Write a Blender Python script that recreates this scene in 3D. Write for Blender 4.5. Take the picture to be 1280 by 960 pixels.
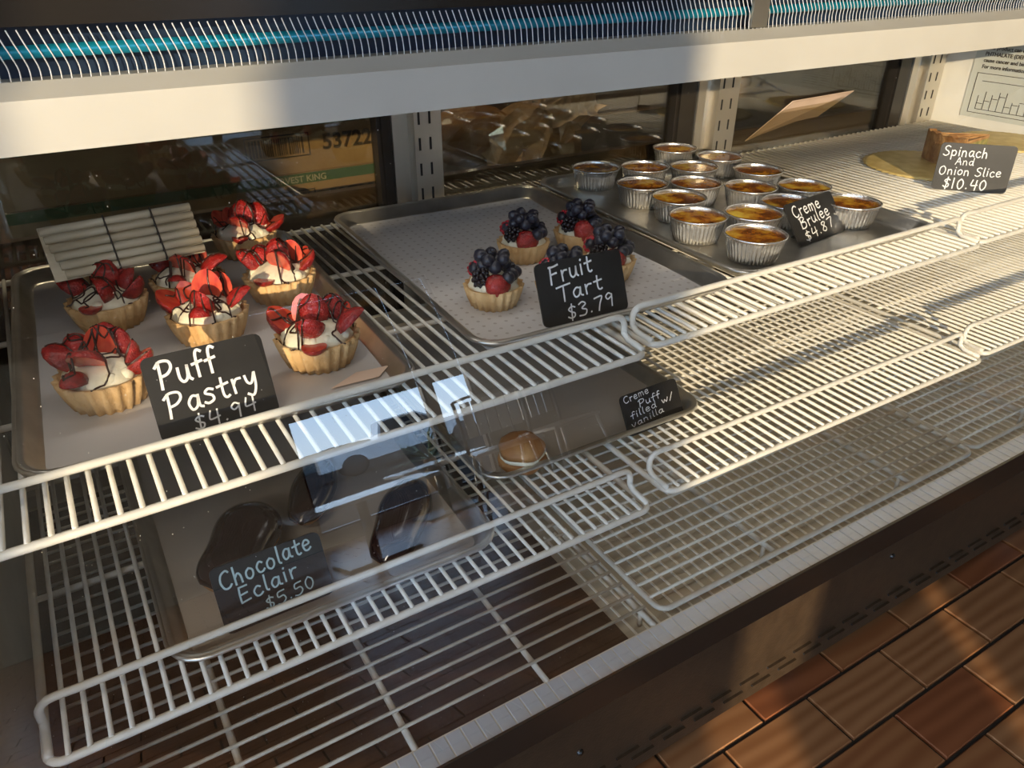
import bpy, math, random
from mathutils import Vector, Matrix
from mathutils.bvhtree import BVHTree
random.seed(7)
for o in list(bpy.data.objects): bpy.data.objects.remove(o, do_unlink=True)
SC = bpy.context.scene
COL = SC.collection
U = 0.33                      # metres per layout unit
HC = 3.3 * U                  # camera height above the floor
FPX = 960.0
PITCH = math.radians(30.0)
HEAD = math.radians(58.7)

# ------------------------------------------------------------------ camera
cam = bpy.data.cameras.new('camera')
cam.sensor_width = 36.0
cam.lens = FPX / 1280.0 * 36.0
cam.clip_start = 0.01
camo = bpy.data.objects.new('camera', cam)
COL.objects.link(camo)
camo.location = (0, 0, HC)
camo.rotation_euler = (math.pi / 2 - PITCH, 0, HEAD - math.pi / 2)
SC.camera = camo
CF = Vector((math.cos(HEAD) * math.cos(PITCH), math.sin(HEAD) * math.cos(PITCH), -math.sin(PITCH)))
CR = Vector((math.sin(HEAD), -math.cos(HEAD), 0))
CU = CR.cross(CF)

# ------------------------------------------------------------------ sky
world = bpy.data.worlds.new('sky')
SC.world = world
world.use_nodes = True
nt = world.node_tree
nt.nodes.clear()
tc = nt.nodes.new('ShaderNodeTexCoord')
sp = nt.nodes.new('ShaderNodeSeparateXYZ')
rp = nt.nodes.new('ShaderNodeValToRGB')
bg = nt.nodes.new('ShaderNodeBackground')
wo = nt.nodes.new('ShaderNodeOutputWorld')
nt.links.new(tc.outputs['Generated'], sp.inputs[0])
nt.links.new(sp.outputs['Z'], rp.inputs[0])
nt.links.new(rp.outputs[0], bg.inputs[0])
nt.links.new(bg.outputs[0], wo.inputs[0])
rp.color_ramp.elements[0].position = 0.0
rp.color_ramp.elements[0].color = (0.50, 0.63, 0.76, 1)
rp.color_ramp.elements[1].position = 0.6
rp.color_ramp.elements[1].color = (0.22, 0.38, 0.66, 1)
e = rp.color_ramp.elements.new(0.12)
e.color = (0.38, 0.55, 0.78, 1)
bg.inputs[1].default_value = 8.0

# ------------------------------------------------------------------ sun (low, behind the photographer)
SUN_EL = math.radians(12.0)
SUN_DIR = Vector((0.49 * math.cos(SUN_EL), 0.872 * math.cos(SUN_EL), -math.sin(SUN_EL))).normalized()
sl = bpy.data.lights.new('sun', 'SUN')
sl.energy = 5.0
sl.color = (1.0, 0.80, 0.52)
sl.angle = 0.008
so = bpy.data.objects.new('sun', sl)
COL.objects.link(so)
so.location = (-6, -10, 5)
so.rotation_euler = SUN_DIR.to_track_quat('-Z', 'Y').to_euler()

SC.view_settings.view_transform = 'Standard'
SC.view_settings.look = 'None'
SC.view_settings.gamma = 1.0
SC.view_settings.use_curve_mapping = False
SC.view_settings.exposure = 0.15


# ------------------------------------------------------------------ pixel helpers
def ray(px, py):
    return CF * FPX + CR * (px - 640) + CU * (480 - py)

def ZU(zu):
    return HC + zu * U

def onz(px, py, zu):
    d = ray(px, py)
    p = d * (zu * U / d.z)
    return Vector((p.x, p.y, HC + p.z))

def ony(px, py, yu):
    d = ray(px, py)
    p = d * (yu * U / d.y)
    return Vector((p.x, p.y, HC + p.z))


# ------------------------------------------------------------------ materials
MATS = {}

def mat(name, color=(0.8, 0.8, 0.8), rough=0.5, metal=0.0, var=0.0, vscale=20.0, bump=0.0, bscale=60.0,
        color2=None, spec=0.5, coat=0.0, trans=0.0, sss=0.0, stretch=(1, 1, 1)):
    if name in MATS:
        return MATS[name]
    m = bpy.data.materials.new(name)
    m.use_nodes = True
    n = m.node_tree
    b = n.nodes['Principled BSDF']
    b.inputs['Base Color'].default_value = (*color, 1)
    b.inputs['Roughness'].default_value = rough
    b.inputs['Metallic'].default_value = metal
    b.inputs['Specular IOR Level'].default_value = spec
    b.inputs['Coat Weight'].default_value = coat
    b.inputs['Transmission Weight'].default_value = trans
    t = n.nodes.new('ShaderNodeTexCoord')
    mp = n.nodes.new('ShaderNodeMapping')
    mp.inputs['Scale'].default_value = stretch
    n.links.new(t.outputs['Object'], mp.inputs[0])
    if var > 0 or color2:
        nz = n.nodes.new('ShaderNodeTexNoise')
        nz.inputs['Scale'].default_value = vscale
        nz.inputs['Detail'].default_value = 5
        n.links.new(mp.outputs[0], nz.inputs['Vector'])
        r = n.nodes.new('ShaderNodeValToRGB')
        c2 = color2 or tuple(max(0, c * (1 - var)) for c in color)
        r.color_ramp.elements[0].position = 0.35
        r.color_ramp.elements[0].color = (*c2, 1)
        r.color_ramp.elements[1].position = 0.65
        r.color_ramp.elements[1].color = (*color, 1)
        n.links.new(nz.outputs['Fac'], r.inputs[0])
        n.links.new(r.outputs[0], b.inputs['Base Color'])
    if bump > 0:
        nb = n.nodes.new('ShaderNodeTexNoise')
        nb.inputs['Scale'].default_value = bscale
        nb.inputs['Detail'].default_value = 4
        n.links.new(mp.outputs[0], nb.inputs['Vector'])
        bp = n.nodes.new('ShaderNodeBump')
        bp.inputs['Strength'].default_value = bump
        bp.inputs['Distance'].default_value = 0.004
        n.links.new(nb.outputs['Fac'], bp.inputs['Height'])
        n.links.new(bp.outputs[0], b.inputs['Normal'])
    MATS[name] = m
    return m

def glass_mat(name, f0, tint=(1, 1, 1), gloss=(1, 1, 1)):
    m = bpy.data.materials.new(name)
    m.use_nodes = True
    n = m.node_tree
    n.nodes.clear()
    out = n.nodes.new('ShaderNodeOutputMaterial')
    mx = n.nodes.new('ShaderNodeMixShader')
    tr = n.nodes.new('ShaderNodeBsdfTransparent')
    tr.inputs[0].default_value = (*tint, 1)
    gl = n.nodes.new('ShaderNodeBsdfGlossy')
    gl.inputs['Roughness'].default_value = 0.0
    gl.inputs['Color'].default_value = (*gloss, 1)
    lw = n.nodes.new('ShaderNodeLayerWeight')
    lw.inputs[0].default_value = 0.5
    pw = n.nodes.new('ShaderNodeMath'); pw.operation = 'POWER'; pw.inputs[1].default_value = 5
    mr = n.nodes.new('ShaderNodeMapRange')
    mr.inputs[3].default_value = f0
    mr.inputs[4].default_value = 1.0
    n.links.new(lw.outputs['Facing'], pw.inputs[0])
    n.links.new(pw.outputs[0], mr.inputs[0])
    n.links.new(mr.outputs[0], mx.inputs[0])
    n.links.new(tr.outputs[0], mx.inputs[1])
    n.links.new(gl.outputs[0], mx.inputs[2])
    n.links.new(mx.outputs[0], out.inputs[0])
    MATS[name] = m
    return m

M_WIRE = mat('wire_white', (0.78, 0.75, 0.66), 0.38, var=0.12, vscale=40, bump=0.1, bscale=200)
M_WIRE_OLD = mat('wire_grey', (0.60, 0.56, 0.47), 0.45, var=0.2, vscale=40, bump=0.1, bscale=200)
M_ALU = mat('tray_aluminium', (0.70, 0.67, 0.60), 0.28, 0.9, var=0.25, vscale=25, bump=0.05, bscale=90)
M_FOIL = mat('foil', (0.80, 0.79, 0.76), 0.24, 0.9, var=0.1, bump=0.25, bscale=160)
M_STEEL = mat('steel', (0.66, 0.62, 0.54), 0.3, 0.9, var=0.12, vscale=15, bump=0.08, bscale=30, stretch=(1, 1, 0.1))
M_HEADER = mat('header_white', (0.62, 0.60, 0.54), 0.35, var=0.08, vscale=9)
M_BLACK = mat('black_gloss', (0.018, 0.015, 0.012), 0.22)
M_BLACKM = mat('black_matt', (0.02, 0.018, 0.016), 0.6)
M_PANEL = mat('brown_panel', (0.055, 0.035, 0.02), 0.38, var=0.3, vscale=60, bump=0.1, bscale=250)
M_INNER = mat('inner_liner', (0.54, 0.49, 0.38), 0.45, var=0.15, vscale=14)
M_WHITE = mat('white_liner', (0.82, 0.80, 0.72), 0.5, var=0.06)
M_SLOT = mat('slot_dark', (0.01, 0.01, 0.01), 0.8)
M_PAPER = mat('paper', (0.60, 0.575, 0.55), 0.85, var=0.05, vscale=8, bump=0.1, bscale=25)
M_PAPER_SHADE = mat('brown_paper', (0.42, 0.38, 0.33), 0.85, var=0.05, vscale=8, bump=0.1, bscale=25)  # paper colour darkened for the shade below the upper shelf
M_CRUST = mat('tart_crust', (0.74, 0.50, 0.24), 0.75, color2=(0.58, 0.34, 0.13), vscale=45, bump=0.5, bscale=180)
M_CREAM = mat('cream', (0.86, 0.80, 0.60), 0.5, var=0.05, bump=0.25, bscale=120)
M_STRAW = mat('strawberry', (0.46, 0.022, 0.016), 0.22, color2=(0.22, 0.007, 0.007), vscale=3.5, bump=0.6, bscale=16, coat=0.3)
M_STRAWC = mat('strawberry_cut', (0.66, 0.10, 0.045), 0.25, color2=(0.46, 0.03, 0.02), vscale=4.5, coat=0.4, stretch=(1, 1, 0.35))
M_CHOC = mat('chocolate', (0.035, 0.012, 0.006), 0.25)
M_BLUEB = mat('blueberry', (0.010, 0.010, 0.018), 0.35, color2=(0.022, 0.022, 0.035), vscale=80)
M_BLACKB = mat('blackberry', (0.012, 0.008, 0.012), 0.18)
M_RASP = mat('raspberry', (0.50, 0.02, 0.035), 0.35)
M_BOARD = mat('chalkboard', (0.022, 0.021, 0.020), 0.3, var=0.3, vscale=30)
M_CHALK = mat('chalk_white', (0.85, 0.85, 0.83), 0.8)
M_CHALKB = mat('chalk_pale_blue', (0.45, 0.60, 0.62), 0.8)
M_PASTRY = mat('pastry', (0.50, 0.26, 0.09), 0.6, color2=(0.33, 0.14, 0.04), vscale=40, bump=0.3)
M_GLAZE = mat('chocolate_glaze', (0.028, 0.012, 0.009), 0.12, coat=0.5)
M_GOLD = mat('gold_board', (0.78, 0.60, 0.24), 0.45, 0.15, color2=(0.62, 0.44, 0.14), vscale=40, bump=0.3, bscale=220)
M_CARD = mat('cardboard', (0.36, 0.25, 0.13), 0.8, color2=(0.27, 0.18, 0.09), vscale=10)
M_GREEN = mat('green_print', (0.05, 0.12, 0.05), 0.7)
M_INK = mat('ink', (0.045, 0.035, 0.025), 0.7)
M_LABEL = mat('label_sheet', (0.58, 0.60, 0.54), 0.7)
M_KRAFT = mat('kraft_paper', (0.62, 0.42, 0.24), 0.7, color2=(0.5, 0.32, 0.17), vscale=18, bump=0.5, bscale=30)
M_GROUT = mat('grout', (0.035, 0.028, 0.022), 0.85, var=0.2)
M_TEAL = mat('teal_enamel', (0.005, 0.22, 0.32), 0.25, 0.3)
M_NAVY = mat('navy_enamel', (0.016, 0.035, 0.075), 0.3, 0.2)
M_FIN = mat('fin_plastic', (0.72, 0.72, 0.72), 0.35)
M_SILL = mat('sill_steel', (0.72, 0.77, 0.84), 0.28, 0.25, var=0.12, vscale=30)
M_RIB = mat('rib_white', (0.86, 0.83, 0.74), 0.4)
M_RUBBER = mat('rubber', (0.015, 0.015, 0.015), 0.6)
M_GLASS = glass_mat('front_glass', 0.11)
M_RGLASS = glass_mat('rear_glass', 0.07, (0.80, 0.78, 0.70))

def custard_mat():
    m = mat('custard', (0.80, 0.50, 0.06), 0.14, coat=0.6)
    n = m.node_tree
    b = n.nodes['Principled BSDF']
    t = n.nodes.new('ShaderNodeTexCoord')
    oi = n.nodes.new('ShaderNodeObjectInfo')
    va = n.nodes.new('ShaderNodeVectorMath'); va.operation = 'ADD'
    n.links.new(t.outputs['Object'], va.inputs[0])
    n.links.new(oi.outputs['Location'], va.inputs[1])
    nz = n.nodes.new('ShaderNodeTexNoise')
    nz.inputs['Scale'].default_value = 26
    nz.inputs['Detail'].default_value = 7
    nz.inputs['Roughness'].default_value = 0.65
    n.links.new(va.outputs[0], nz.inputs['Vector'])
    r = n.nodes.new('ShaderNodeValToRGB')
    els = r.color_ramp.elements
    els[0].position = 0.38; els[0].color = (0.10, 0.025, 0.005, 1)
    els[1].position = 0.66; els[1].color = (0.80, 0.56, 0.08, 1)
    x = els.new(0.47); x.color = (0.34, 0.10, 0.010, 1)
    x = els.new(0.57); x.color = (0.64, 0.33, 0.03, 1)
    n.links.new(nz.outputs['Fac'], r.inputs[0])
    n.links.new(r.outputs[0], b.inputs['Base Color'])
    return m
M_CUST = custard_mat()

def paper_dots():
    m = mat('dotted_paper', (0.72, 0.70, 0.69), 0.85, bump=0.08, bscale=25)
    n = m.node_tree
    b = n.nodes['Principled BSDF']
    t = n.nodes.new('ShaderNodeTexCoord')
    sc = n.nodes.new('ShaderNodeVectorMath'); sc.operation = 'SCALE'; sc.inputs['Scale'].default_value = 75.0
    fr = n.nodes.new('ShaderNodeVectorMath'); fr.operation = 'FRACTION'
    sb = n.nodes.new('ShaderNodeVectorMath'); sb.operation = 'SUBTRACT'; sb.inputs[1].default_value = (0.5, 0.5, 0)
    mu = n.nodes.new('ShaderNodeVectorMath'); mu.operation = 'MULTIPLY'; mu.inputs[1].default_value = (1, 1, 0)
    ln = n.nodes.new('ShaderNodeVectorMath'); ln.operation = 'LENGTH'
    lt = n.nodes.new('ShaderNodeMath'); lt.operation = 'LESS_THAN'; lt.inputs[1].default_value = 0.15
    mx = n.nodes.new('ShaderNodeMix'); mx.data_type = 'RGBA'
    mx.inputs['A'].default_value = (0.60, 0.58, 0.565, 1)
    mx.inputs['B'].default_value = (0.42, 0.39, 0.36, 1)
    n.links.new(t.outputs['Object'], sc.inputs[0])
    n.links.new(sc.outputs[0], fr.inputs[0])
    n.links.new(fr.outputs[0], sb.inputs[0])
    n.links.new(sb.outputs[0], mu.inputs[0])
    n.links.new(mu.outputs[0], ln.inputs[0])
    n.links.new(ln.outputs['Value'], lt.inputs[0])
    n.links.new(lt.outputs[0], mx.inputs['Factor'])
    n.links.new(mx.outputs['Result'], b.inputs['Base Color'])
    return m
M_DOTS = paper_dots()

def tile_mat(i):
    cols = [((0.33, 0.14, 0.055), (0.25, 0.095, 0.036)), ((0.37, 0.175, 0.075), (0.27, 0.115, 0.045)), ((0.29, 0.10, 0.04), (0.22, 0.072, 0.028))]
    a, b = cols[i]
    m = mat('tile_%d' % i, a, 0.32, color2=b, vscale=5, bump=0.05, bscale=12)
    n = m.node_tree
    p = n.nodes['Principled BSDF']
    t = n.nodes.new('ShaderNodeTexCoord')
    oi = n.nodes.new('ShaderNodeObjectInfo')
    va = n.nodes.new('ShaderNodeVectorMath'); va.operation = 'ADD'
    n.links.new(t.outputs['Object'], va.inputs[0]); n.links.new(oi.outputs['Location'], va.inputs[1])
    mp = n.nodes.new('ShaderNodeMapping'); mp.inputs['Scale'].default_value = (1.2, 5, 1)
    n.links.new(va.outputs[0], mp.inputs[0])
    w = n.nodes.new('ShaderNodeTexWave')
    w.inputs['Scale'].default_value = 2.2; w.inputs['Distortion'].default_value = 16; w.inputs['Detail'].default_value = 3
    w.inputs['Detail Scale'].default_value = 0.45; w.bands_direction = 'Y'
    n.links.new(mp.outputs[0], w.inputs['Vector'])
    r = n.nodes.new('ShaderNodeValToRGB')
    r.color_ramp.elements[0].color = (*b, 1); r.color_ramp.elements[1].color = (*a, 1)
    n.links.new(w.outputs['Fac'], r.inputs[0])
    n.links.new(r.outputs[0], p.inputs['Base Color'])
    return m
M_TILES = [tile_mat(i) for i in range(3)]


# ------------------------------------------------------------------ mesh helpers
class MB:
    def __init__(s):
        s.v = []; s.f = []; s.smooth = []

    def add(s, vs, fs, smooth=False):
        b = len(s.v)
        s.v += [tuple(x) for x in vs]
        s.f += [tuple(b + i for i in f) for f in fs]
        s.smooth += [smooth] * len(fs)
        return s

    def box(s, a, b, M=None):
        x0, y0, z0 = a; x1, y1, z1 = b
        vs = [Vector(p) for p in ((x0, y0, z0), (x1, y0, z0), (x1, y1, z0), (x0, y1, z0), (x0, y0, z1), (x1, y0, z1), (x1, y1, z1), (x0, y1, z1))]
        if M: vs = [M @ v for v in vs]
        return s.add(vs, [(3, 2, 1, 0), (4, 5, 6, 7), (0, 1, 5, 4), (1, 2, 6, 5), (2, 3, 7, 6), (3, 0, 4, 7)])

    def bevbox(s, a, b, bv):
        x0, y0, z0 = a; x1, y1, z1 = b
        vs = [(x0, y0, z0), (x1, y0, z0), (x1, y1, z0), (x0, y1, z0),
              (x0, y0, z1 - bv), (x1, y0, z1 - bv), (x1, y1, z1 - bv), (x0, y1, z1 - bv),
              (x0 + bv, y0 + bv, z1), (x1 - bv, y0 + bv, z1), (x1 - bv, y1 - bv, z1), (x0 + bv, y1 - bv, z1)]
        fs = [(3, 2, 1, 0), (8, 9, 10, 11)]
        for i in range(4):
            j = (i + 1) % 4
            fs += [(i, j, 4 + j, 4 + i), (4 + i, 4 + j, 8 + j, 8 + i)]
        return s.add(vs, fs)

    def tube(s, pts, r, n=8, closed=False, caps=True):
        pts = [Vector(p) for p in pts]
        N = len(pts)
        rs = r if isinstance(r, (list, tuple)) else [r] * N
        vs = []; up = None
        for i, p in enumerate(pts):
            if closed:
                t = pts[(i + 1) % N] - pts[i - 1]
            else:
                t = pts[min(i + 1, N - 1)] - pts[max(i - 1, 0)]
            t.normalize()
            if up is None:
                up = Vector((0, 0, 1)) if abs(t.z) < 0.9 else Vector((1, 0, 0))
            a = t.cross(up)
            if a.length < 1e-5: a = t.cross(Vector((0.3, 1, 0.2)))
            a.normalize()
            up = a.cross(t).normalized()
            for k in range(n):
                w = 2 * math.pi * k / n
                vs.append(p + (a * math.cos(w) + up * math.sin(w)) * rs[i])
        fs = []
        for i in range(N if closed else N - 1):
            j = (i + 1) % N
            for k in range(n):
                fs.append((i * n + k, i * n + (k + 1) % n, j * n + (k + 1) % n, j * n + k))
        if caps and not closed:
            fs.append(tuple(range(n - 1, -1, -1)))
            fs.append(tuple((N - 1) * n + k for k in range(n)))
        return s.add(vs, fs, True)

    def lathe(s, prof, n=24, center=(0, 0, 0), mod=None, close=False):
        vs = []; fs = []
        for i, (r, z) in enumerate(prof):
            for k in range(n):
                a = 2 * math.pi * k / n
                rr = r * (mod(i, a) if mod else 1)
                vs.append((center[0] + rr * math.cos(a), center[1] + rr * math.sin(a), center[2] + z))
        for i in range(len(prof) - 1):
            for k in range(n):
                fs.append((i * n + k, i * n + (k + 1) % n, (i + 1) * n + (k + 1) % n, (i + 1) * n + k))
        if close:
            fs.append(tuple(range(n - 1, -1, -1)))
            fs.append(tuple((len(prof) - 1) * n + k for k in range(n)))
        return s.add(vs, fs, True)

    def ball(s, c, r, nu=10, nv=7, sc=(1, 1, 1), M=None, jit=0):
        vs = []; fs = []
        for i in range(nv + 1):
            ph = math.pi * i / nv
            for k in range(nu):
                a = 2 * math.pi * k / nu
                q = r * (1 + jit * random.uniform(-1, 1))
                p = Vector((q * sc[0] * math.sin(ph) * math.cos(a), q * sc[1] * math.sin(ph) * math.sin(a), q * sc[2] * math.cos(ph)))
                if M: p = M @ p
                vs.append(p + Vector(c))
        for i in range(nv):
            for k in range(nu):
                fs.append((i * nu + k, (i + 1) * nu + k, (i + 1) * nu + (k + 1) % nu, i * nu + (k + 1) % nu))
        return s.add(vs, fs, True)

    def mesh(s, name, m):
        me = bpy.data.meshes.new(name)
        me.from_pydata(s.v, [], s.f)
        me.polygons.foreach_set('use_smooth', s.smooth)
        me.materials.append(m)
        me.update()
        return me

    def build(s, name, m, parent=None, loc=None, rot=None):
        return inst(name, s.mesh(name, m), parent, loc, rot)

def inst(name, me, parent=None, loc=None, rot=None, scale=None):
    o = bpy.data.objects.new(name, me)
    COL.objects.link(o)
    if parent: o.parent = parent
    if loc is not None: o.location = loc
    if rot is not None: o.rotation_euler = rot
    if scale is not None: o.scale = scale if hasattr(scale, '__len__') else (scale,) * 3
    return o

def thing(name, label, cat, loc=(0, 0, 0), rz=0, group=None):
    o = bpy.data.objects.new(name, None)
    COL.objects.link(o)
    o.location = loc
    o.rotation_euler = (0, 0, rz)
    o.empty_display_size = 0.05
    return tag(o, label, cat, group)

def tag(o, label, cat, group=None):
    o['label'] = label
    o['category'] = cat
    if group: o['group'] = group
    return o

def struct(o, label=None):
    o['kind'] = 'structure'
    if label: o['label'] = label
    return o

def rrect(x0, y0, x1, y1, r, n=5):
    pts = []
    for cx, cy, a0 in ((x1 - r, y1 - r, 0), (x0 + r, y1 - r, 90), (x0 + r, y0 + r, 180), (x1 - r, y0 + r, 270)):
        for k in range(n + 1):
            a = math.radians(a0 + 90 * k / n)
            pts.append((cx + r * math.cos(a), cy + r * math.sin(a)))
    return pts

def catmull(pts, n=6):
    pts = [Vector(p) for p in pts]
    if len(pts) < 3:
        return pts
    out = []
    for i in range(len(pts) - 1):
        p0 = pts[max(i - 1, 0)]; p1 = pts[i]; p2 = pts[i + 1]; p3 = pts[min(i + 2, len(pts) - 1)]
        for k in range(n):
            t = k / n
            out.append(0.5 * ((2 * p1) + (p2 - p0) * t + (2 * p0 - 5 * p1 + 4 * p2 - p3) * t * t + (3 * p1 - p0 - 3 * p2 + p3) * t ** 3))
    out.append(pts[-1])
    return out


# ================================================================== THE ROOM
Z_SH1 = -1.075      # upper shelf wire plane (layout units below the camera)
Z_SH2 = -1.58       # lower shelf
Z_DECK = -2.0
X_L, X_R = -0.42 * U, 5.4 * U
YW = -4.2           # window wall behind the photographer

floor = struct(MB().box((-6, -4.6, -0.06), (8, 3.2, -0.006)).build('floor', M_GROUT))
# tiles near the case are pieces of the floor
tl, tw, gap = 0.173 * 3.3 * U, 0.0885 * 3.3 * U, 0.006
y0 = 0.4315 * 3.3 * U
x0 = 0.7875 * 3.3 * U
tile_me = [MB().bevbox((-tl / 2 + gap / 2, -tw / 2 + gap / 2, -0.006), (tl / 2 - gap / 2, tw / 2 - gap / 2, 0.0), 0.0015).mesh('tile', m) for m in M_TILES]
tcount = 0
for r in range(-5, 5):
    yc = y0 + (r + 0.5) * tw
    off = x0 + (tl / 2 if r % 2 == 0 else 0)
    for c in range(-5, 9):
        xc = off + (c + 0.5) * tl
        inst('tile', tile_me[(r * 5 + c * 7 + (r * c) % 3) % 3], floor, (xc, yc, 0))
        tcount += 1
# the rest of the tiled floor, seen only as a reflection
far = MB()
for r in range(-48, 30):
    if -5 <= r < 5:
        continue
    yc = y0 + (r + 0.5) * tw
    if not -4.5 < yc < 3.1: continue
    off = x0 + (tl / 2 if r % 2 == 0 else 0)
    for c in range(-20, 32):
        xc = off + (c + 0.5) * tl
        far.box((xc - tl / 2 + gap / 2, yc - tw / 2 + gap / 2, -0.006), (xc + tl / 2 - gap / 2, yc + tw / 2 - gap / 2, 0))
fo = far.build('tile_field', M_TILES[0], floor)
fo['kind'] = 'stuff'

M_CEIL = mat('ceiling_wood', (0.09, 0.065, 0.045), 0.6, var=0.3, vscale=6)
M_WALLB = mat('back_wall', (0.10, 0.065, 0.04), 0.7, var=0.3, vscale=4)
M_WALLF = mat('front_wall', (0.32, 0.26, 0.18), 0.7, var=0.1, vscale=5)
M_FRAME = mat('window_frame', (0.05, 0.04, 0.035), 0.4)
struct(MB().box((-6, -4.6, 3.0), (8, 3.2, 3.1)).build('ceiling', M_CEIL))
struct(MB().box((-6, 3.1, 0), (8, 3.2, 3.0)).build('wall_back', M_WALLB))
# window wall: openings and slits shaped to give the wanted sun patches
wf = MB()
def wpiece(xa, xb, za, zb, d=0.12):
    wf.box((xa, YW - d, za), (xb, YW, zb))
wpiece(-3.1, -2.79, 0, 3.0)
wpiece(-6, -3.1, 0, 0.3)
wpiece(-6, -2.79, 2.75, 3.0)
wpiece(-2.79, -2.55, 0, 1.84)
wpiece(-2.55, -2.175, 0, 3.0)  # solid column added to cast shade across the middle of the case
wpiece(-2.175, -2.04, 0, 1.63)
wpiece(-2.04, -1.82, 0, 0.60); wpiece(-2.04, -1.82, 1.50, 1.63)
wpiece(-1.82, -1.475, 0, 1.63)
wpiece(-1.475, -1.37, 0, 0.60); wpiece(-1.475, -1.37, 1.25, 1.63)
wpiece(-1.37, -0.98, 0, 1.63)
wpiece(-0.98, -0.86, 0, 0.60); wpiece(-0.98, -0.86, 1.25, 1.63)
wpiece(-0.86, -0.75, 0, 1.63)
wpiece(-0.75, 0.96, 0, 3.0)
wpiece(0.96, 8.0, 0, 0.12)
wpiece(1.98, 2.04, 0.12, 2.75)
wpiece(2.36, 8.0, 0.12, 2.75)
wpiece(-2.79, 8.0, 2.75, 3.0)
struct(wf.build('wall_front', M_WALLF))
struct(MB().box((8.0, -4.32, 0), (8.1, 3.2, 3.0)).build('wall_right', M_WALLF))
for i, (xa, xb, za, zb) in enumerate([(0.96, 1.98, 0.12, 2.75), (2.04, 2.36, 0.12, 2.75), (-2.79, -2.55, 1.84, 2.75), (-2.175, -0.75, 1.63, 2.75), (-6, -3.1, 0.3, 2.75)]):  # last three openings added to let sun and sky light in
    w = MB()
    t = 0.018
    w.box((xa, YW - 0.09, za), (xa + t, YW - 0.03, zb)); w.box((xb - t, YW - 0.09, za), (xb, YW - 0.03, zb))
    w.box((xa + t, YW - 0.09, za), (xb - t, YW - 0.03, za + t)); w.box((xa + t, YW - 0.09, zb - t), (xb - t, YW - 0.03, zb))
    wo_ = struct(w.build('window_%d' % (i + 1), M_FRAME))
    if i < 2:
        MB().box((xa + t, YW - 0.10, 1.22), (xb - t, YW - 0.095, zb - t)).build('roller_shade', mat('shade_cloth', (0.10, 0.075, 0.05), 0.8, var=0.1), wo_)


# added fill lights at the ceiling, brightening the room and the cartons
def fill_light(label, x, y, power):
    o = thing('ceiling_light', label, 'ceiling light', (x, y, 3.0), 0, 'ceiling lights')
    MB().box((-0.62, -0.17, -0.05), (0.62, 0.17, 0)).build('housing', M_HEADER, o)
    MB().box((-0.60, -0.15, -0.056), (0.60, 0.15, -0.05)).build('diffuser', MATS['lamp_white'], o)
    l = bpy.data.lights.new('ceiling_lamp', 'AREA'); l.shape = 'RECTANGLE'; l.size = 1.2; l.size_y = 0.3
    l.energy = power; l.color = (1.0, 0.90, 0.76)
    lo = bpy.data.objects.new('ceiling_lamp', l); COL.objects.link(lo); lo.location = (x, y, 2.94)
mat('lamp_white', (0.8, 0.8, 0.78), 0.4)
fill_light('long ceiling light nearest the window, left behind the photographer', -1.7, -2.4, 24)
fill_light('long ceiling light over the customer aisle, left of the case', -1.5, -0.7, 24)
fill_light('long ceiling light above the staff side behind the case', 0.4, 2.0, 26)

# ================================================================== THE DISPLAY CASE
case = thing('display_case', 'refrigerated glass-fronted bakery display case holding all the pastries', 'display case', (X_L, 1.38 * U, 0))
CI = Matrix.Translation(-Vector((X_L, 1.38 * U, 0)))

def cpart(mb, name, m, parent=None):
    """case part, given in world metres"""
    o = mb.build(name, m, parent or case)
    if parent is None:
        o.location = (-X_L, -1.38 * U, 0)
    return o

def gy(prof, z):
    for (za, ya), (zb, yb) in zip(prof, prof[1:]):
        if za <= z <= zb:
            return ya + (yb - ya) * (z - za) / (zb - za)
    return prof[-1][1]
# slanted front glass, curving back towards the top
KZ = [-2.0, -1.5, -1.0, -0.5, -0.05]
KT = [14, 15.5, 18, 26, 34]
def tilt(z):
    for i in range(4):
        if z <= KZ[i + 1]:
            return math.radians(KT[i] + (KT[i + 1] - KT[i]) * (z - KZ[i]) / (KZ[i + 1] - KZ[i]))
    return math.radians(KT[-1])
prof = []; y = 1.225; z = -2.0; dz = 0.03
while z < -0.05 + 1e-6:
    prof.append((z, y))
    y += math.tan(tilt(z + dz / 2)) * dz
    z += dz
g = MB()
nx = 2
vs = []; fs = []
for z, y in prof:
    for k in range(nx + 1):
        vs.append((X_L + (X_R - X_L) * k / nx, y * U, ZU(z)))
for i in range(len(prof) - 1):
    for k in range(nx):
        a = i * (nx + 1) + k
        fs.append((a, a + 1, a + nx + 2, a + nx + 1))
g.add(vs, fs, True)
cpart(g, 'front_glass', M_GLASS)['label'] = 'slanted clear front glass'

# dust specks on the outside of the glass
du = MB()
rd = random.Random(21)
for k in range(900):
    zz_ = rd.uniform(-1.95, -0.35)
    xx = X_L + abs(rd.gauss(0, 0.38)) * U * 2.2 if k % 3 else rd.uniform(X_L, X_R)
    if not X_L + 0.01 < xx < X_R - 0.01: continue
    yy = gy(prof, zz_); ta = tilt(zz_)
    r_ = rd.uniform(0.00012, 0.00038)
    up_ = Vector((0, math.sin(ta), math.cos(ta))); c_ = Vector((xx, yy * U - 0.0006, ZU(zz_)))
    du.add([c_ + Vector((1, 0, 0)) * r_ * math.cos(w) + up_ * r_ * math.sin(w) for w in (0, 1.57, 3.14, 4.71)], [(0, 1, 2, 3)])
cpart(du, 'dust_specks', mat('dust', (0.6, 0.58, 0.52), 0.8))['kind'] = 'stuff'
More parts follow.
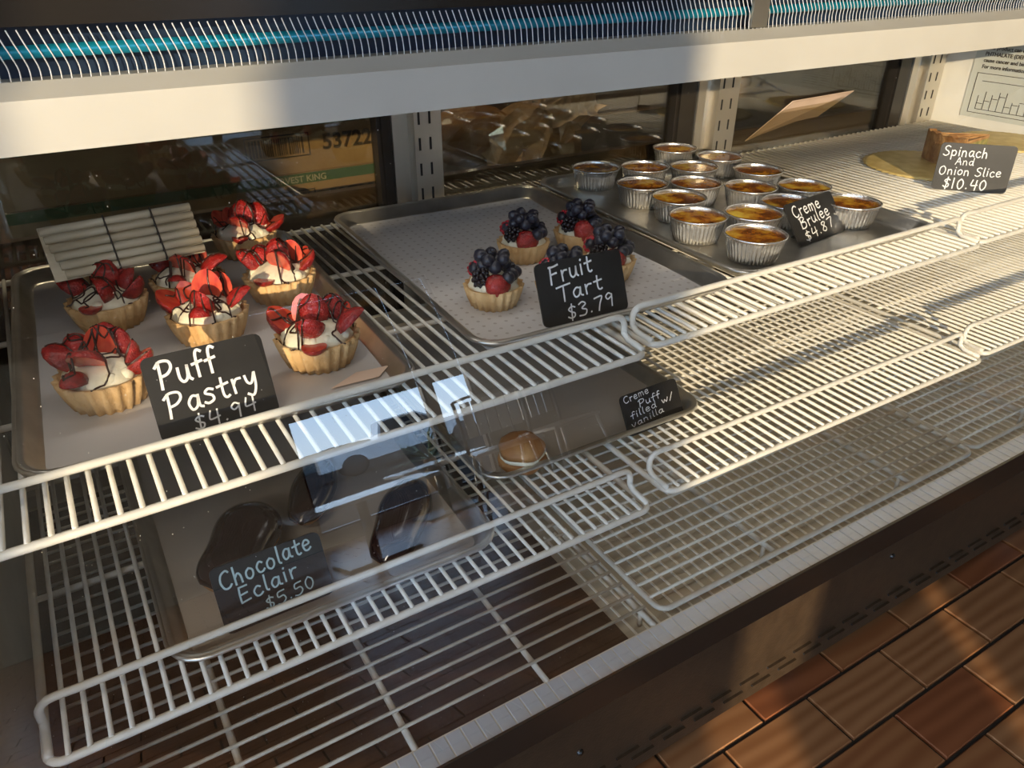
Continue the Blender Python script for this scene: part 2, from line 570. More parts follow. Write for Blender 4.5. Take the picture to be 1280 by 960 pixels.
# header (light canopy) with bevel
yh = 1.85 * U
hd = MB()
sec = [(yh, ZU(-0.375)), (yh, ZU(-0.272)), (1.925 * U, ZU(-0.247)), (1.96 * U, ZU(-0.262)), (2.3 * U, ZU(-0.262)), (2.3 * U, ZU(-0.375))]
vs = [(X_L, a, b) for a, b in sec] + [(X_R, a, b) for a, b in sec]
n = len(sec)
hd.add(vs, [tuple(range(n)), tuple(range(2 * n - 1, n - 1, -1))] + [(i, i + n, (i + 1) % n + n, (i + 1) % n) for i in range(n)])
cpart(hd, 'light_canopy', M_HEADER)
# added fill lamp under the canopy, shown as a tube along its underside
lt = cpart(MB().tube([(X_L + 0.02, 2.12 * U, ZU(-0.395)), (X_R - 0.02, 2.12 * U, ZU(-0.395))], 0.006, 10), 'lamp_tube', mat('lamp_white', (0.8, 0.8, 0.78), 0.4))
for k in range(3):
    al = bpy.data.lights.new('canopy_lamp', 'AREA')
    al.shape = 'RECTANGLE'; al.size = 0.6; al.size_y = 0.05
    al.energy = 0.18; al.color = (1.0, 0.97, 0.93)
    ao = bpy.data.objects.new('canopy_lamp', al); COL.objects.link(ao)
    ao.location = (X_L + 0.32 + k * 0.63, 2.12 * U, ZU(-0.42))
# trough with coloured tube and fins
ag = cpart(MB().box((X_L, 2.10 * U, ZU(-0.262)), (X_R, 2.12 * U, ZU(-0.135))), 'air_grille', M_NAVY)
tb = MB(); tb.tube([(X_L, 2.045 * U, ZU(-0.205)), (X_R, 2.045 * U, ZU(-0.205))], 0.014 * U, 14)
tb.build('tube', M_TEAL, ag)
fin = MB()
fin.tube(catmull([(-0.010 * U, 1.995 * U, ZU(-0.158)), (-0.002 * U, 1.99 * U, ZU(-0.185)), (0.006 * U, 1.985 * U, ZU(-0.208)), (0.012 * U, 1.99 * U, ZU(-0.232)), (0.011 * U, 1.985 * U, ZU(-0.256))], 4), 0.0005, 5)
fme = fin.mesh('fin', M_FIN)
for k in range(int((X_R - X_L - 0.03) / (0.0189 * U))):
    inst('fin', fme, ag, (X_L + 0.02 + k * 0.0189 * U, random.uniform(-1, 1) * 0.0004, 0))
# grey bracket crossing the grille
p = ony(950, 15, 1.98)
cpart(MB().box((p.x - 0.012, 1.975 * U, ZU(-0.25)), (p.x + 0.012, 1.985 * U, ZU(-0.03))), 'bracket', M_STEEL)
# black fascia and roof
cpart(MB().box((X_L, 1.99 * U, ZU(-0.152)), (X_R, 2.09 * U, ZU(0.10))), 'fascia', M_BLACK)
cpart(MB().box((X_L, 2.12 * U, ZU(-0.20)), (X_R, 3.45 * U, ZU(-0.12))), 'roof', M_BLACKM)
# end panels
for xa, xb, m in ((X_L - 0.03, X_L, M_INNER), (X_R, X_R + 0.03, M_WHITE)):
    ep = MB()
    out = [(1.24, -2.05)] + [(y + 0.01, z) for z, y in prof[::6]] + [(2.0, -0.05), (2.0, 0.10), (3.45, 0.10), (3.45, -2.9), (1.40, -2.9), (1.40, -2.1)]
    n = len(out)
    vs = [(xa, a * U, ZU(b)) for a, b in out] + [(xb, a * U, ZU(b)) for a, b in out]
    ep.add(vs, [tuple(range(n)), tuple(range(2 * n - 1, n - 1, -1))] + [(i, i + n, (i + 1) % n + n, (i + 1) % n) for i in range(n)])
    cpart(ep, 'end_panel', m)
# deck pan and sill
ZP = -2.075
pan = cpart(MB().box((X_L, 1.30 * U, ZU(ZP) - 0.01), (X_R, 3.3 * U, ZU(ZP))), 'deck_pan', M_INNER)
cpart(MB().box((X_L, 1.302 * U, ZU(ZP)), (1.30 * U, 3.2 * U, ZU(ZP) + 0.0008)), 'drain_sheet', M_PANEL)  # dark brown sheet over the left part of the deck pan
ribme = MB().box((-0.0011, 1.31 * U, 0), (0.0011, 1.95 * U, 0.0022)).mesh('rib', M_RIB)
pitch = 0.0509 * U
nr = int((X_R - X_L) / pitch)
for k in range(nr):
    if X_L + k * pitch < 1.30 * U: continue
    inst('rib', ribme, pan, (X_L + 0.008 + k * pitch, 0, ZU(ZP)))
sill = cpart(MB().box((X_L, 1.235 * U, ZU(-2.05)), (X_R, 1.325 * U, ZU(-2.008))), 'sill', M_RIB)
plme = MB().bevbox((-pitch / 2 + 0.0008, 1.238 * U, 0), (pitch / 2 - 0.0008, 1.318 * U, 0.0016), 0.0004).mesh('plate', M_SILL)
for k in range(nr):
    inst('plate', plme, sill, (X_L + 0.008 + (k + 0.5) * pitch, 0, ZU(-2.008)))
# black trim, base panel, slots
cpart(MB().box((X_L - 0.03, 1.225 * U, ZU(-2.10)), (X_R + 0.03, 1.236 * U, ZU(-1.995))).box((X_L - 0.03, 1.236 * U, ZU(-2.14)), (X_R + 0.03, 1.40 * U, ZU(-2.115))), 'trim_strip', M_BLACK)
bp = cpart(MB().box((X_L - 0.03, 1.38 * U, ZU(-2.9)), (X_R + 0.03, 1.41 * U, ZU(-2.12))), 'base_panel', M_PANEL)
cpart(MB().box((X_L - 0.03, 3.40 * U, ZU(-2.9)), (X_R + 0.03, 3.45 * U, ZU(-1.0))), 'rear_panel', M_PANEL)
cpart(MB().box((X_L, 1.41 * U, ZU(-2.9)), (X_R, 3.40 * U, ZU(-2.80))), 'base_floor', M_BLACKM)
slme = MB().box((-0.018, 1.372 * U, -0.0012), (0.018, 1.3795 * U, 0.0016)).mesh('louver_slot', M_SLOT)
lpme = MB().box((-0.018, 1.368 * U, 0.0012), (0.018, 1.381 * U, 0.0018)).mesh('louver_lip', M_PANEL)
for g0 in range(34):
    for r in range(2):
        s_ = inst('louver_slot', slme, bp, (X_L + 0.04 + g0 * 0.055 + r * 0.027, 0, ZU(-2.76 - 0.06 * r)))
        inst('louver_lip', lpme, s_)
for px, py in ((1115, 695), (725, 940)):
    p = ony(px, py, 1.38)
    sc_ = MB(); sc_.lathe([(0.0, 0.004), (0.004, 0.003), (0.005, 0.0)], 10)
    sc_.build('screw', M_BLACK, bp, (p.x, 1.38 * U, p.z), (math.pi / 2, 0, 0))
# casters
for px in (0.2, 2.68, 5.0):
    for yy in (1.68, 3.1):
        c = MB()
        c.lathe([(0.012, -0.012), (0.045, -0.012), (0.05, -0.006), (0.05, 0.006), (0.045, 0.012), (0.012, 0.012)], 20, close=True)
        w = c.build('caster', M_RUBBER, case, (px * U - X_L, yy * U - 1.38 * U, 0.05), (0, math.pi / 2, 0.5))
        MB().box((-0.085, -0.02, -0.016), (-0.02, 0.02, -0.013)).box((-0.085, -0.02, 0.013), (-0.02, 0.02, 0.016)).box((-0.088, -0.03, -0.03), (-0.085, 0.03, 0.03)).build('fork', M_STEEL, w)
# rear posts with slots, dark stiles, doors
YR = 3.25
posts = [(1.29, 1.36, 1.60), (3.02, 3.17, 3.48), (4.90, 5.06, 5.385)]
for a, b, c in posts:
    cpart(MB().box((a * U, (YR + 0.01) * U, ZU(-2.07)), (b * U, (YR + 0.08) * U, ZU(-0.20))).box((a * U + 0.006, (YR - 0.005) * U, ZU(-2.07)), (a * U + 0.010, (YR + 0.01) * U, ZU(-0.20))), 'door_stile', M_BLACK)
    po = MB()
    s0, s1 = b * U, c * U
    w = s1 - s0
    po.box((s0, YR * U, ZU(-2.07)), (s0 + w * 0.18, (YR + 0.08) * U, ZU(-0.20)))
    po.box((s0 + w * 0.18, (YR + 0.03) * U, ZU(-2.07)), (s0 + w * 0.36, (YR + 0.08) * U, ZU(-0.20)))
    po.box((s0 + w * 0.36, (YR - 0.04) * U, ZU(-2.07)), (s0 + w * 0.86, (YR + 0.08) * U, ZU(-0.20)))
    po.box((s0 + w * 0.86, YR * U, ZU(-2.07)), (s1, (YR + 0.08) * U, ZU(-0.20)))
    pp = cpart(po, 'rear_post', M_STEEL)
    sm = MB().box((-0.0016, -0.0008, -0.009), (0.0016, 0.001, 0.009)).mesh('slot', M_SLOT)
    for r in range(7):
        for q in (0.46, 0.68):
            inst('slot', sm, pp, (s0 + w * q, (YR - 0.04) * U, ZU(-0.34) - r * 0.037))
for a, b in ((X_L / U, 1.30), (1.60, 3.03), (3.48, 4.91)):
    cpart(MB().box((a * U, (YR + 0.05) * U, ZU(-2.07)), (b * U, (YR + 0.062) * U, ZU(-0.20))), 'rear_door_glass', M_RGLASS)
cpart(MB().box((X_L, (YR - 0.02) * U, ZU(-2.075)), (X_R, (YR + 0.09) * U, ZU(-2.02))), 'door_track', M_STEEL)


# ================================================================== WIRE SHELVES
def wire_shelf(label, xa, xb, yf, z, yb=3.2, top=0.075, m=M_WIRE, set_back=0.11):
    """flat wire shelf with a raised tube along the front"""
    o = thing('wire_shelf', label, 'shelf', (xa * U, yf * U, ZU(z)), 0, 'wire shelves in the case')
    L = (xb - xa) * U; D = (yb - yf) * U
    rf, rw = 0.0036, 0.0021
    fr = MB()
    r = 0.012
    pts = [(p[0], p[1], -0.004) for p in rrect(0, 0, L, D, r)]
    fr.tube(pts, rf, 8, closed=True)
    fr.build('frame', m, o)
    n = int(L / (0.0442 * U))
    me = MB().tube([(0, 0, 0), (0, D, 0)], rw, 6).mesh('wire', m)
    for k in range(1, n):
        inst('wire', me, o, (k * L / n, 0, 0))
    cme = MB().tube([(0, 0, -0.0045), (L, 0, -0.0045)], 0.003, 6).mesh('cross_bar', m)
    for q in (0.33, 0.66):
        inst('cross_bar', cme, o, (0, D * q, 0))
    h = top * U; sb = set_back * U
    ra = MB()
    ra.tube(catmull([(0.002, 0.004, 0), (0.0015, sb * 0.75, 0.001), (0.0015, sb * 0.97, 0.006)], 3)[:-1] + catmull([(0.0015, sb * 0.97, 0.006), (0.002, sb, h * 0.7), (0.010, sb, h), (0.03, sb, h)], 4)
            + catmull([(L - 0.03, sb, h), (L - 0.010, sb, h), (L - 0.002, sb, h * 0.7), (L - 0.0015, sb * 0.97, 0.006)], 4) + [(L - 0.0015, sb * 0.75, 0.001), (L - 0.002, 0.004, 0)], 0.0034, 8)
    ra.build('front_rail', m, o)
    return o

wire_shelf('left upper white wire shelf under the strawberry and berry tart trays', -0.36, 1.42, 1.55, Z_SH1)
wire_shelf('middle upper white wire shelf under the tray of foil cups', 1.47, 3.22, 1.58, Z_SH1)
wire_shelf('right upper white wire shelf carrying the spinach slice sign', 3.25, 5.36, 1.60, Z_SH1)
wire_shelf('left lower wire shelf under the tray of chocolate eclairs', -0.335, 1.40, 1.435, Z_SH2)
wire_shelf('middle lower wire shelf, sunlit, mostly empty, right of the puff tray', 1.50, 3.30, 1.465, Z_SH2)
wire_shelf('right lower wire shelf, empty, beneath the spinach slice sign', 3.36, 5.36, 1.49, Z_SH2)

def deck_rack(label, xa, xb, yf, bars, z=Z_DECK, yb=3.1, overhang=0.0):
    o = thing('deck_rack', label, 'rack', (xa * U, yf * U, ZU(z)), 0, 'racks on the case floor')
    L = (xb - xa) * U; D = (yb - yf) * U
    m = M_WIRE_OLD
    if overhang == 0:
        fr = MB(); fr.tube([(p[0], p[1], -0.002) for p in rrect(0, 0, L, D, 0.014)], 0.0036, 8, closed=True)
        fr.build('frame', m, o)
    n = int(D / (0.0645 * U))
    me = MB().tube([(0, 0, 0.001), (L, 0, 0.001)], 0.0021, 6).mesh('wire', m)
    for k in range(1, n):
        inst('wire', me, o, (0, k * D / n, 0))
    bm_ = MB().tube([(0, -0.004 if overhang else 0, -0.004), (0, D, -0.004)], 0.0036, 6).mesh('cross_bar', m)
    for b in bars:
        inst('cross_bar', bm_, o, ((b - xa) * U, 0, 0))
    fm = MB().tube([(0, 0, ZU(ZP) - ZU(z) + 0.0005), (0, 0, -0.004)], 0.003, 6).mesh('foot', m)
    for b in (bars[0], bars[-1]):
        for yy in (0.02, D - 0.02):
            inst('foot', fm, o, ((b - xa) * U, yy, 0))
    return o
deck_rack('left floor rack with open wire ends along the metal sill', -0.36, 1.39, 1.335, (0.04, 0.482, 0.935, 1.37), overhang=0.02)
deck_rack('middle floor rack with thick rounded frame at the case front', 1.415, 3.235, 1.345, (1.98, 2.8), z=Z_DECK + 0.02)
deck_rack('right floor rack with rounded frame behind the metal sill', 3.275, 5.36, 1.365, (3.8, 4.6), z=Z_DECK + 0.01)


# ================================================================== TRAYS
def tray(label, cx, cy, rz, zrim, w=0.97, d=1.43, paper=None, inset=(0, 0)):
    zb = zrim - 0.05
    o = thing('sheet_tray', label, 'tray', (cx * U, cy * U, ZU(zb)), rz, 'aluminium trays in the case')
    W, D, Hh = w * U, d * U, 0.05 * U
    def ring(x, r, z, n=5):
        return [(p[0], p[1], z) for p in rrect(-W / 2 + x, -D / 2 + x, W / 2 - x, D / 2 - x, r, n)]
    rings = [ring(0.020, 0.014, 0.0005), ring(0.014, 0.02, 0.003), ring(0.008, 0.024, Hh * 0.9), ring(0.006, 0.026, Hh), ring(0.001, 0.03, Hh), ring(0.0, 0.03, Hh - 0.002), ring(0.002, 0.03, Hh - 0.005)]
    mb = MB()
    k = len(rings[0])
    vs = [v for r in rings for v in r]
    fs = []
    for i in range(len(rings) - 1):
        for j in range(k):
            fs.append((i * k + j, i * k + (j + 1) % k, (i + 1) * k + (j + 1) % k, (i + 1) * k + j))
    fs.append(tuple(range(k - 1, -1, -1)))
    mb.add(vs, fs, True)
    b = mb.build('pan', M_ALU, o)
    rr = MB(); rr.tube([(p[0], p[1], Hh - 0.0015) for p in rrect(-W / 2 + 0.001, -D / 2 + 0.001, W / 2 - 0.001, D / 2 - 0.001, 0.03)], 0.0022, 6, closed=True)
    rr.build('rolled_rim', M_ALU, o)
    if paper:
        pl, pm = paper
        pb = MB()
        N = 14
        vs = []; fs = []
        pw, pd = W - 0.034, D - 0.036
        for i in range(N + 1):
            for j in range(N + 1):
                x = -pw / 2 + pw * i / N; yv = -pd / 2 + pd * j / N
                vs.append((x, yv, 0.0014 + 0.0004 * math.sin(i * 1.7) * math.sin(j * 1.1 + i)))
        for i in range(N):
            for j in range(N):
                a = i * (N + 1) + j
                fs.append((a, a + N + 1, a + N + 2, a + 1))
        pb.add(vs, fs, True)
        po_ = pb.build('tray_liner', pm, None, (cx * U, cy * U, ZU(zb)), (0, 0, rz))
        tag(po_, pl, 'paper', 'paper tray liners')
    return o
ZR1 = -1.02
TRAY_B = -1.07 + 0.006      # paper top on upper trays
tray('aluminium tray holding the strawberry tarts on the upper shelf', 0.275, 2.40, -0.03, ZR1, paper=('greyish white paper liner under the strawberry tarts', M_PAPER))
tray('aluminium tray holding the berry tarts on the upper shelf', 1.475, 2.43, -0.035, ZR1, w=1.0, paper=('dotted white paper liner under the berry tarts', M_DOTS))
tray('aluminium tray crowded with foil cups of custard', 2.585, 2.44, -0.03, ZR1, w=1.10, d=1.44)
tray('aluminium tray holding the chocolate eclairs on the lower shelf', 0.425, 2.21, -0.01, -1.525, w=0.93, paper=('grey paper liner under the chocolate eclairs', M_PAPER_SHADE))
tray('aluminium tray with the cream puff sign on the lower shelf', 1.455, 2.44, -0.01, -1.525, w=0.95, d=1.40, paper=('brownish paper liner under the cream puff', M_PAPER_SHADE))


# ================================================================== PASTRIES
def crust_mesh(R, H, flutes=22):
    mb = MB()
    n = flutes * 4
    md = lambda i, a: 1 + (0.06 * math.cos(flutes * a) if i in (1, 2, 3) else 0.0)
    mb.lathe([(R * 0.0, 0), (R * 0.76, 0.0), (R * 0.90, H * 0.5), (R * 1.0, H), (R * 0.93, H * 1.02), (R * 0.84, H * 0.75), (0.001, H * 0.7)], n, mod=md)
    return mb.mesh('crust', M_CRUST)

def cream_mesh(R, H, seed):
    rnd = random.Random(seed)
    mb = MB()
    nb = rnd.randint(8, 10)
    md = lambda i, a: 1 + 0.06 * math.sin(nb * a + seed + i * 0.8)
    mb.lathe([(R * 0.82, H * 0.72), (R * 0.84, H * 0.98), (R * 0.74, H * 1.18), (R * 0.52, H * 1.32), (R * 0.25, H * 1.5), (0.0005, H * 1.52)], 40, mod=md)
    for k in range(9):
        a = 2 * math.pi * k / 9 + rnd.uniform(-.2, .2)
        r = R * rnd.uniform(0.58, 0.72)
        mb.ball((r * math.cos(a), r * math.sin(a), H * 1.08), R * 0.16, 8, 6, (1, 1, 0.9))
    return mb.mesh('cream', M_CREAM)

def slice_mesh(seed, cut=False):
    """half strawberry, pointing +Z, flat side -Y"""
    rnd = random.Random(seed)
    L = 1.0
    prof = [(0.02, 1.0), (0.18, 0.94), (0.33, 0.80), (0.44, 0.56), (0.46, 0.33), (0.38, 0.12), (0.16, 0.02), (0.02, 0.0)]
    n = 12
    vs = []; fs = []
    th = rnd.uniform(0.7, 1.0)
    for r, z in prof:
        for k in range(n + 1):
            a = math.pi * k / n
            vs.append((r * math.cos(a) * (1 + 0.06 * math.sin(seed)), r * math.sin(a) * th, z))
    m1 = n + 1
    for i in range(len(prof) - 1):
        for k in range(n):
            fs.append((i * m1 + k, i * m1 + k + 1, (i + 1) * m1 + k + 1, (i + 1) * m1 + k))
    mb = MB(); mb.add(vs, fs, True)
    ff = []
    for i in range(len(prof) - 1):
        ff.append((i * m1, (i + 1) * m1, (i + 1) * m1 + n, i * m1 + n))
    b = len(mb.v)
    mb.v += mb.v[:0]
    mb.f += ff; mb.smooth += [False] * len(ff)
    me = mb.mesh('strawberry_slice', M_STRAW)
    me.materials.append(M_STRAWC)
    for p in me.polygons[len(fs):]:
        p.material_index = 1
    return me
SLICES = [slice_mesh(s) for s in range(4)]
R1 = 0.117 * U; H1 = 0.085 * U
CRUST1 = crust_mesh(R1, H1)
CREAMS = [cream_mesh(R1, H1, s) for s in range(4)]

def drizzle(o, R, H, seed):
    """thin chocolate strands draped over whatever toppings lie below them"""
    rnd = random.Random(seed)
    bpy.context.view_layer.update()
    vs = []; fs = []
    for c in o.children:
        b0 = len(vs); ml = c.matrix_local
        vs += [ml @ v.co for v in c.data.vertices]
        fs += [[b0 + i for i in p.vertices] for p in c.data.polygons]
    bvh = BVHTree.FromPolygons(vs, fs)
    mb = MB()
    for k in range(6):
        ang = rnd.uniform(-0.4, 0.4) + (1.1 if k % 2 else -0.4)
        off = rnd.uniform(-0.55, 0.55) * R
        pts = []; n = 34
        for i in range(n + 1):
            t = -1 + 2 * i / n
            x = t * R * 1.02; yv = off + R * 0.14 * math.sin(i * 0.55 + seed + k)
            X = x * math.cos(ang) - yv * math.sin(ang); Y = x * math.sin(ang) + yv * math.cos(ang)
            hit = bvh.ray_cast(Vector((X, Y, 0.2)), Vector((0, 0, -1)))
            if hit[0] is None or hit[0].z < H * 0.3:
                if len(pts) > 3: mb.tube(pts, 0.0009, 5)
                pts = []
                continue
            pts.append(Vector((X, Y, hit[0].z + 0.0005)))
        if len(pts) > 3: mb.tube(pts, 0.0009, 5)
    return mb.mesh('chocolate_drizzle', M_CHOC)

def strawberry_tart(label, px, py, seed):
    rnd = random.Random(seed * 13 + 5)
    p = onz(px, py, TRAY_B + 0.085)
    o = thing('strawberry_tart', label, 'tart', (p.x, p.y, ZU(TRAY_B)), rnd.uniform(0, 6.28) * 0, 'strawberry tarts on the left tray')
    inst('crust', CRUST1, o, rot=(0, 0, rnd.uniform(0, 6)))
    inst('cream', CREAMS[seed % 4], o, rot=(0, 0, rnd.uniform(0, 6)))
    S = R1 * 0.84
    view = math.atan2(-0.85, -0.5)      # towards the customer
    # fan of slices: side wings, upright centre group, one lying in front
    spec = []
    base = view + math.pi / 2
    for k, (da, rr, lean, sc, yaw) in enumerate([(0.15, 0.55, 56, 1.05, 0), (math.pi - 0.2, 0.55, 56, 1.05, 0), (1.15, 0.45, 22, 1.0, 0.2), (1.95, 0.42, 24, 1.05, -0.2),
                                               (1.55, 0.12, 12, 1.0, 0.0), (-1.4, 0.25, 48, 1.0, 0.1), (-1.65, 0.62, 74, 0.75, 0), (2.6, 0.5, 45, 0.9, 0.3), (0.55, 0.5, 38, 0.85, 0)]):
        if (k == 7 and seed % 2) or (k == 8 and seed % 3 == 1): continue
        a = base + da + rnd.uniform(-.25, .25)
        r = rr * R1 * rnd.uniform(0.85, 1.1)
        ln = math.radians(lean + rnd.uniform(-12, 12))
        d = Vector((math.cos(a), math.sin(a), 0))
        axis = (d * math.sin(ln) + Vector((0, 0, 1)) * math.cos(ln)).normalized()
        # cut side faces up / towards the customer for about half of them
        nrm = Vector((math.cos(view), math.sin(view), 0.5)) if k in (2, 3, 4, 5) else Vector((0, 0, -1)) + d * 0.2
        nrm = (nrm - axis * nrm.dot(axis)).normalized()
        if rnd.random() < 0.45: nrm = -nrm
        xa = nrm.cross(axis) * -1
        Mx = Matrix((xa, -nrm, axis)).transposed().to_4x4()
        q = Vector((math.cos(a) * r, math.sin(a) * r, H1 * (1.12 if rr > 0.4 else 1.3)))
        s_ = bpy.data.objects.new('strawberry_slice', SLICES[rnd.randrange(4)])
        COL.objects.link(s_)
        s_.parent = o
        s_.matrix_local = Matrix.Translation(q) @ Mx @ Matrix.Scale(S * sc * rnd.uniform(0.85, 1.0), 4)
    inst('chocolate_drizzle', drizzle(o, R1, H1, seed), o)

for i, (px, py, lab) in enumerate([
        (305, 290, 'strawberry tart at the rear right corner of its tray'),
        (234, 345, 'strawberry tart right behind the one touching the sign, in the middle'),
        (349, 341, 'strawberry tart on the right edge, second from the rear'),
        (133, 372, 'drizzled strawberry tart in front of the ribbed cream panel, left side'),
        (259, 388, 'strawberry tart directly behind the puff pastry sign'),
        (396, 417, 'front right strawberry tart, to the right of the puff pastry sign'),
        (129, 463, 'front left strawberry tart, to the left of the puff pastry sign'),
        (122, 324, 'tart mostly hidden behind the ribbed cream panel, only its crust showing')]):
    strawberry_tart(lab, px, py, i)

# ---- berry tarts
def blackberry_mesh():
    mb = MB()
    for k in range(34):
        t = (k + 0.5) / 34
        ph = math.acos(1 - 2 * t); a = k * 2.39996
        p = (math.sin(ph) * math.cos(a) * 0.8, math.sin(ph) * math.sin(a) * 0.8, math.cos(ph) * 1.0)
        mb.ball(p, 0.30, 6, 5)
    return mb
def blueberry_mesh():
    mb = MB()
    mb.lathe([(0.001, -0.92), (0.45, -0.84), (0.85, -0.5), (1.0, 0.0), (0.86, 0.5), (0.5, 0.83), (0.36, 0.93), (0.30, 1.0), (0.24, 0.88), (0.001, 0.78)], 14)
    return mb.mesh('blueberry', M_BLUEB)
BLUE = blueberry_mesh()
BLACKB = blackberry_mesh().mesh('blackberry', M_BLACKB)
RASP = blackberry_mesh().mesh('raspberry', M_RASP)
R2 = 0.098 * U; H2 = 0.072 * U
CRUST2 = crust_mesh(R2, H2, 20)
CREAM2 = cream_mesh(R2, H2, 9)
def berry_tart(label, px, py, seed):
    rnd = random.Random(seed * 31 + 2)
    p = onz(px, py, TRAY_B + 0.072)
    o = thing('berry_tart', label, 'tart', (p.x, p.y, ZU(TRAY_B)), 0, 'berry tarts on the middle tray')
    inst('crust', CRUST2, o, rot=(0, 0, rnd.uniform(0, 6)))
    inst('cream', CREAM2, o, rot=(0, 0, rnd.uniform(0, 6)))
    view = math.atan2(-0.85, -0.5)
    b = 0.225 * R2
    left = view - math.pi / 2
    # left side (seen from the customer) carries the blackberry, the right side the blueberries
    for da, rr, me, s_, z in ((-0.75, 0.62, BLACKB, 1.35, 1.5), (-2.2, 0.74, RASP, 1.2, 1.5)):
        a = view + da
        inst('blackberry' if me is BLACKB else 'raspberry', me, o, (rr * R2 * math.cos(a), rr * R2 * math.sin(a), H2 * z), (rnd.uniform(0, 1), rnd.uniform(0, 1), 0), b * s_)
    nrm = Vector((math.cos(view + 0.25), math.sin(view + 0.25), 0.2)).normalized()
    xa = Vector((0, 0, 1)).cross(nrm).normalized()
    ax = xa
    Mx = Matrix((ax.cross(nrm) * -1, -nrm * -1, ax)).transposed().to_4x4()
    s2 = bpy.data.objects.new('strawberry_slice', SLICES[seed % 4]); COL.objects.link(s2); s2.parent = o
    q = Vector((math.cos(view + 0.25), math.sin(view + 0.25), 0)) * R2 * 0.62 - ax * R2 * 0.45 + Vector((0, 0, H2 * 1.2))
    s2.matrix_local = Matrix.Translation(q) @ Mx @ Matrix.Scale(R2 * 0.9, 4)
    for k in range(19):
        a = view + 0.75 + k * (2 * math.pi - 2.4) / 9 if k < 9 else view + k * 1.9
        r = R2 * (0.70 if k < 9 else 0.40) * rnd.uniform(0.9, 1.1)
        inst('blueberry', BLUE, o, (r * math.cos(a), r * math.sin(a), H2 * (1.55 if k < 9 else 2.0 + 0.3 * (k % 2))), (rnd.uniform(-1, 1), rnd.uniform(-1, 1), rnd.uniform(0, 6)), b * rnd.uniform(0.92, 1.12))
for i, (px, py, lab) in enumerate([
        (617, 354, 'front left berry tart, standing clear left of the fruit tart sign'),
        (654, 300, 'berry tart at the rear left of the berry cluster'),
        (724, 287, 'berry tart at the rear right of the berry cluster'),
        (706, 350, 'berry tart hidden behind the left part of the fruit tart sign, berries showing'),
        (760, 322, 'berry tart showing behind the right edge of the fruit tart sign')]):
    berry_tart(lab, px, py, i)

# ---- custard cups
RC = 0.119 * U; HCUP = 0.10 * U
def cup_mesh():
    mb = MB()
    fl = 40
    md = lambda i, a: 1 + (0.032 * math.cos(fl * a) if 0 < i < 4 else 0)
    mb.lathe([(0.001, 0), (RC * 0.74, 0), (RC * 0.82, HCUP * 0.33), (RC * 0.89, HCUP * 0.7), (RC * 0.95, HCUP * 0.93), (RC * 1.0, HCUP * 0.95), (RC * 1.01, HCUP), (RC * 0.97, HCUP * 1.015), (RC * 0.94, HCUP * 0.97), (RC * 0.93, HCUP * 0.85)], fl * 4, mod=md)
    return mb.mesh('foil_cup', M_FOIL)
def cust_mesh():
    mb = MB()
    mb.lathe([(RC * 0.945, HCUP * 0.90), (RC * 0.90, HCUP * 0.915), (RC * 0.6, HCUP * 0.93), (0.0005, HCUP * 0.935)], 36)
    return mb.mesh('custard', M_CUST)
CUP, CUST = cup_mesh(), cust_mesh()
CUP_TOP = -1.07 + 0.004 + 0.10
cups = [
    (844, 184, 'custard cup in the rear row, nearest the middle post'),
    (900, 194, 'custard cup in the rear row, right of the one by the post'),
    (745, 208, 'darker shaded custard cup at the rear left corner of the cluster'),
    (806, 207, 'custard cup in second row, right of the shaded corner cup'),
    (868, 207, 'custard cup with red-brown burnt top in the second row middle'),
    (948, 211, 'custard cup in second row, at the right edge of the cluster'),
    (803, 228, 'custard cup in third row, at the left edge of the cluster'),
    (871, 227, 'custard cup in third row, left of centre'),
    (938, 232, 'large burnt-topped custard cup in third row, centre right'),
    (1006, 231, 'custard cup directly behind the creme brulee sign'),
    (849, 245, 'custard cup on the left side, behind the frontmost pair'),
    (877, 268, 'custard cup at the front left of the cluster'),
    (985, 252, 'custard cup peeking out left behind the creme brulee sign'),
    (941, 264, 'custard cup just behind the frontmost cup'),
    (945, 291, 'frontmost custard cup, closest to the wire shelf edge'),
    (1066, 251, 'custard cup standing right of the creme brulee sign')]
pos = [onz(px, py, CUP_TOP) for px, py, _ in cups]
for it in range(40):                       # let the cups push each other apart until they only touch
    for i in range(len(pos)):
        for j in range(i):
            d = pos[i] - pos[j]; d.z = 0
            l = d.length; need = RC * 2.04
            if l < need:
                s_ = d.normalized() * (need - l) * 0.5
                pos[i] += s_; pos[j] -= s_
for i, ((px, py, lab), p) in enumerate(zip(cups, pos)):
    o = thing('custard_cup', lab, 'dessert cup', (p.x, p.y, ZU(-1.07 + 0.003)), random.uniform(0, 6), 'custard cups on the right tray')
    inst('foil_cup', CUP, o)
    inst('custard', CUST, o)

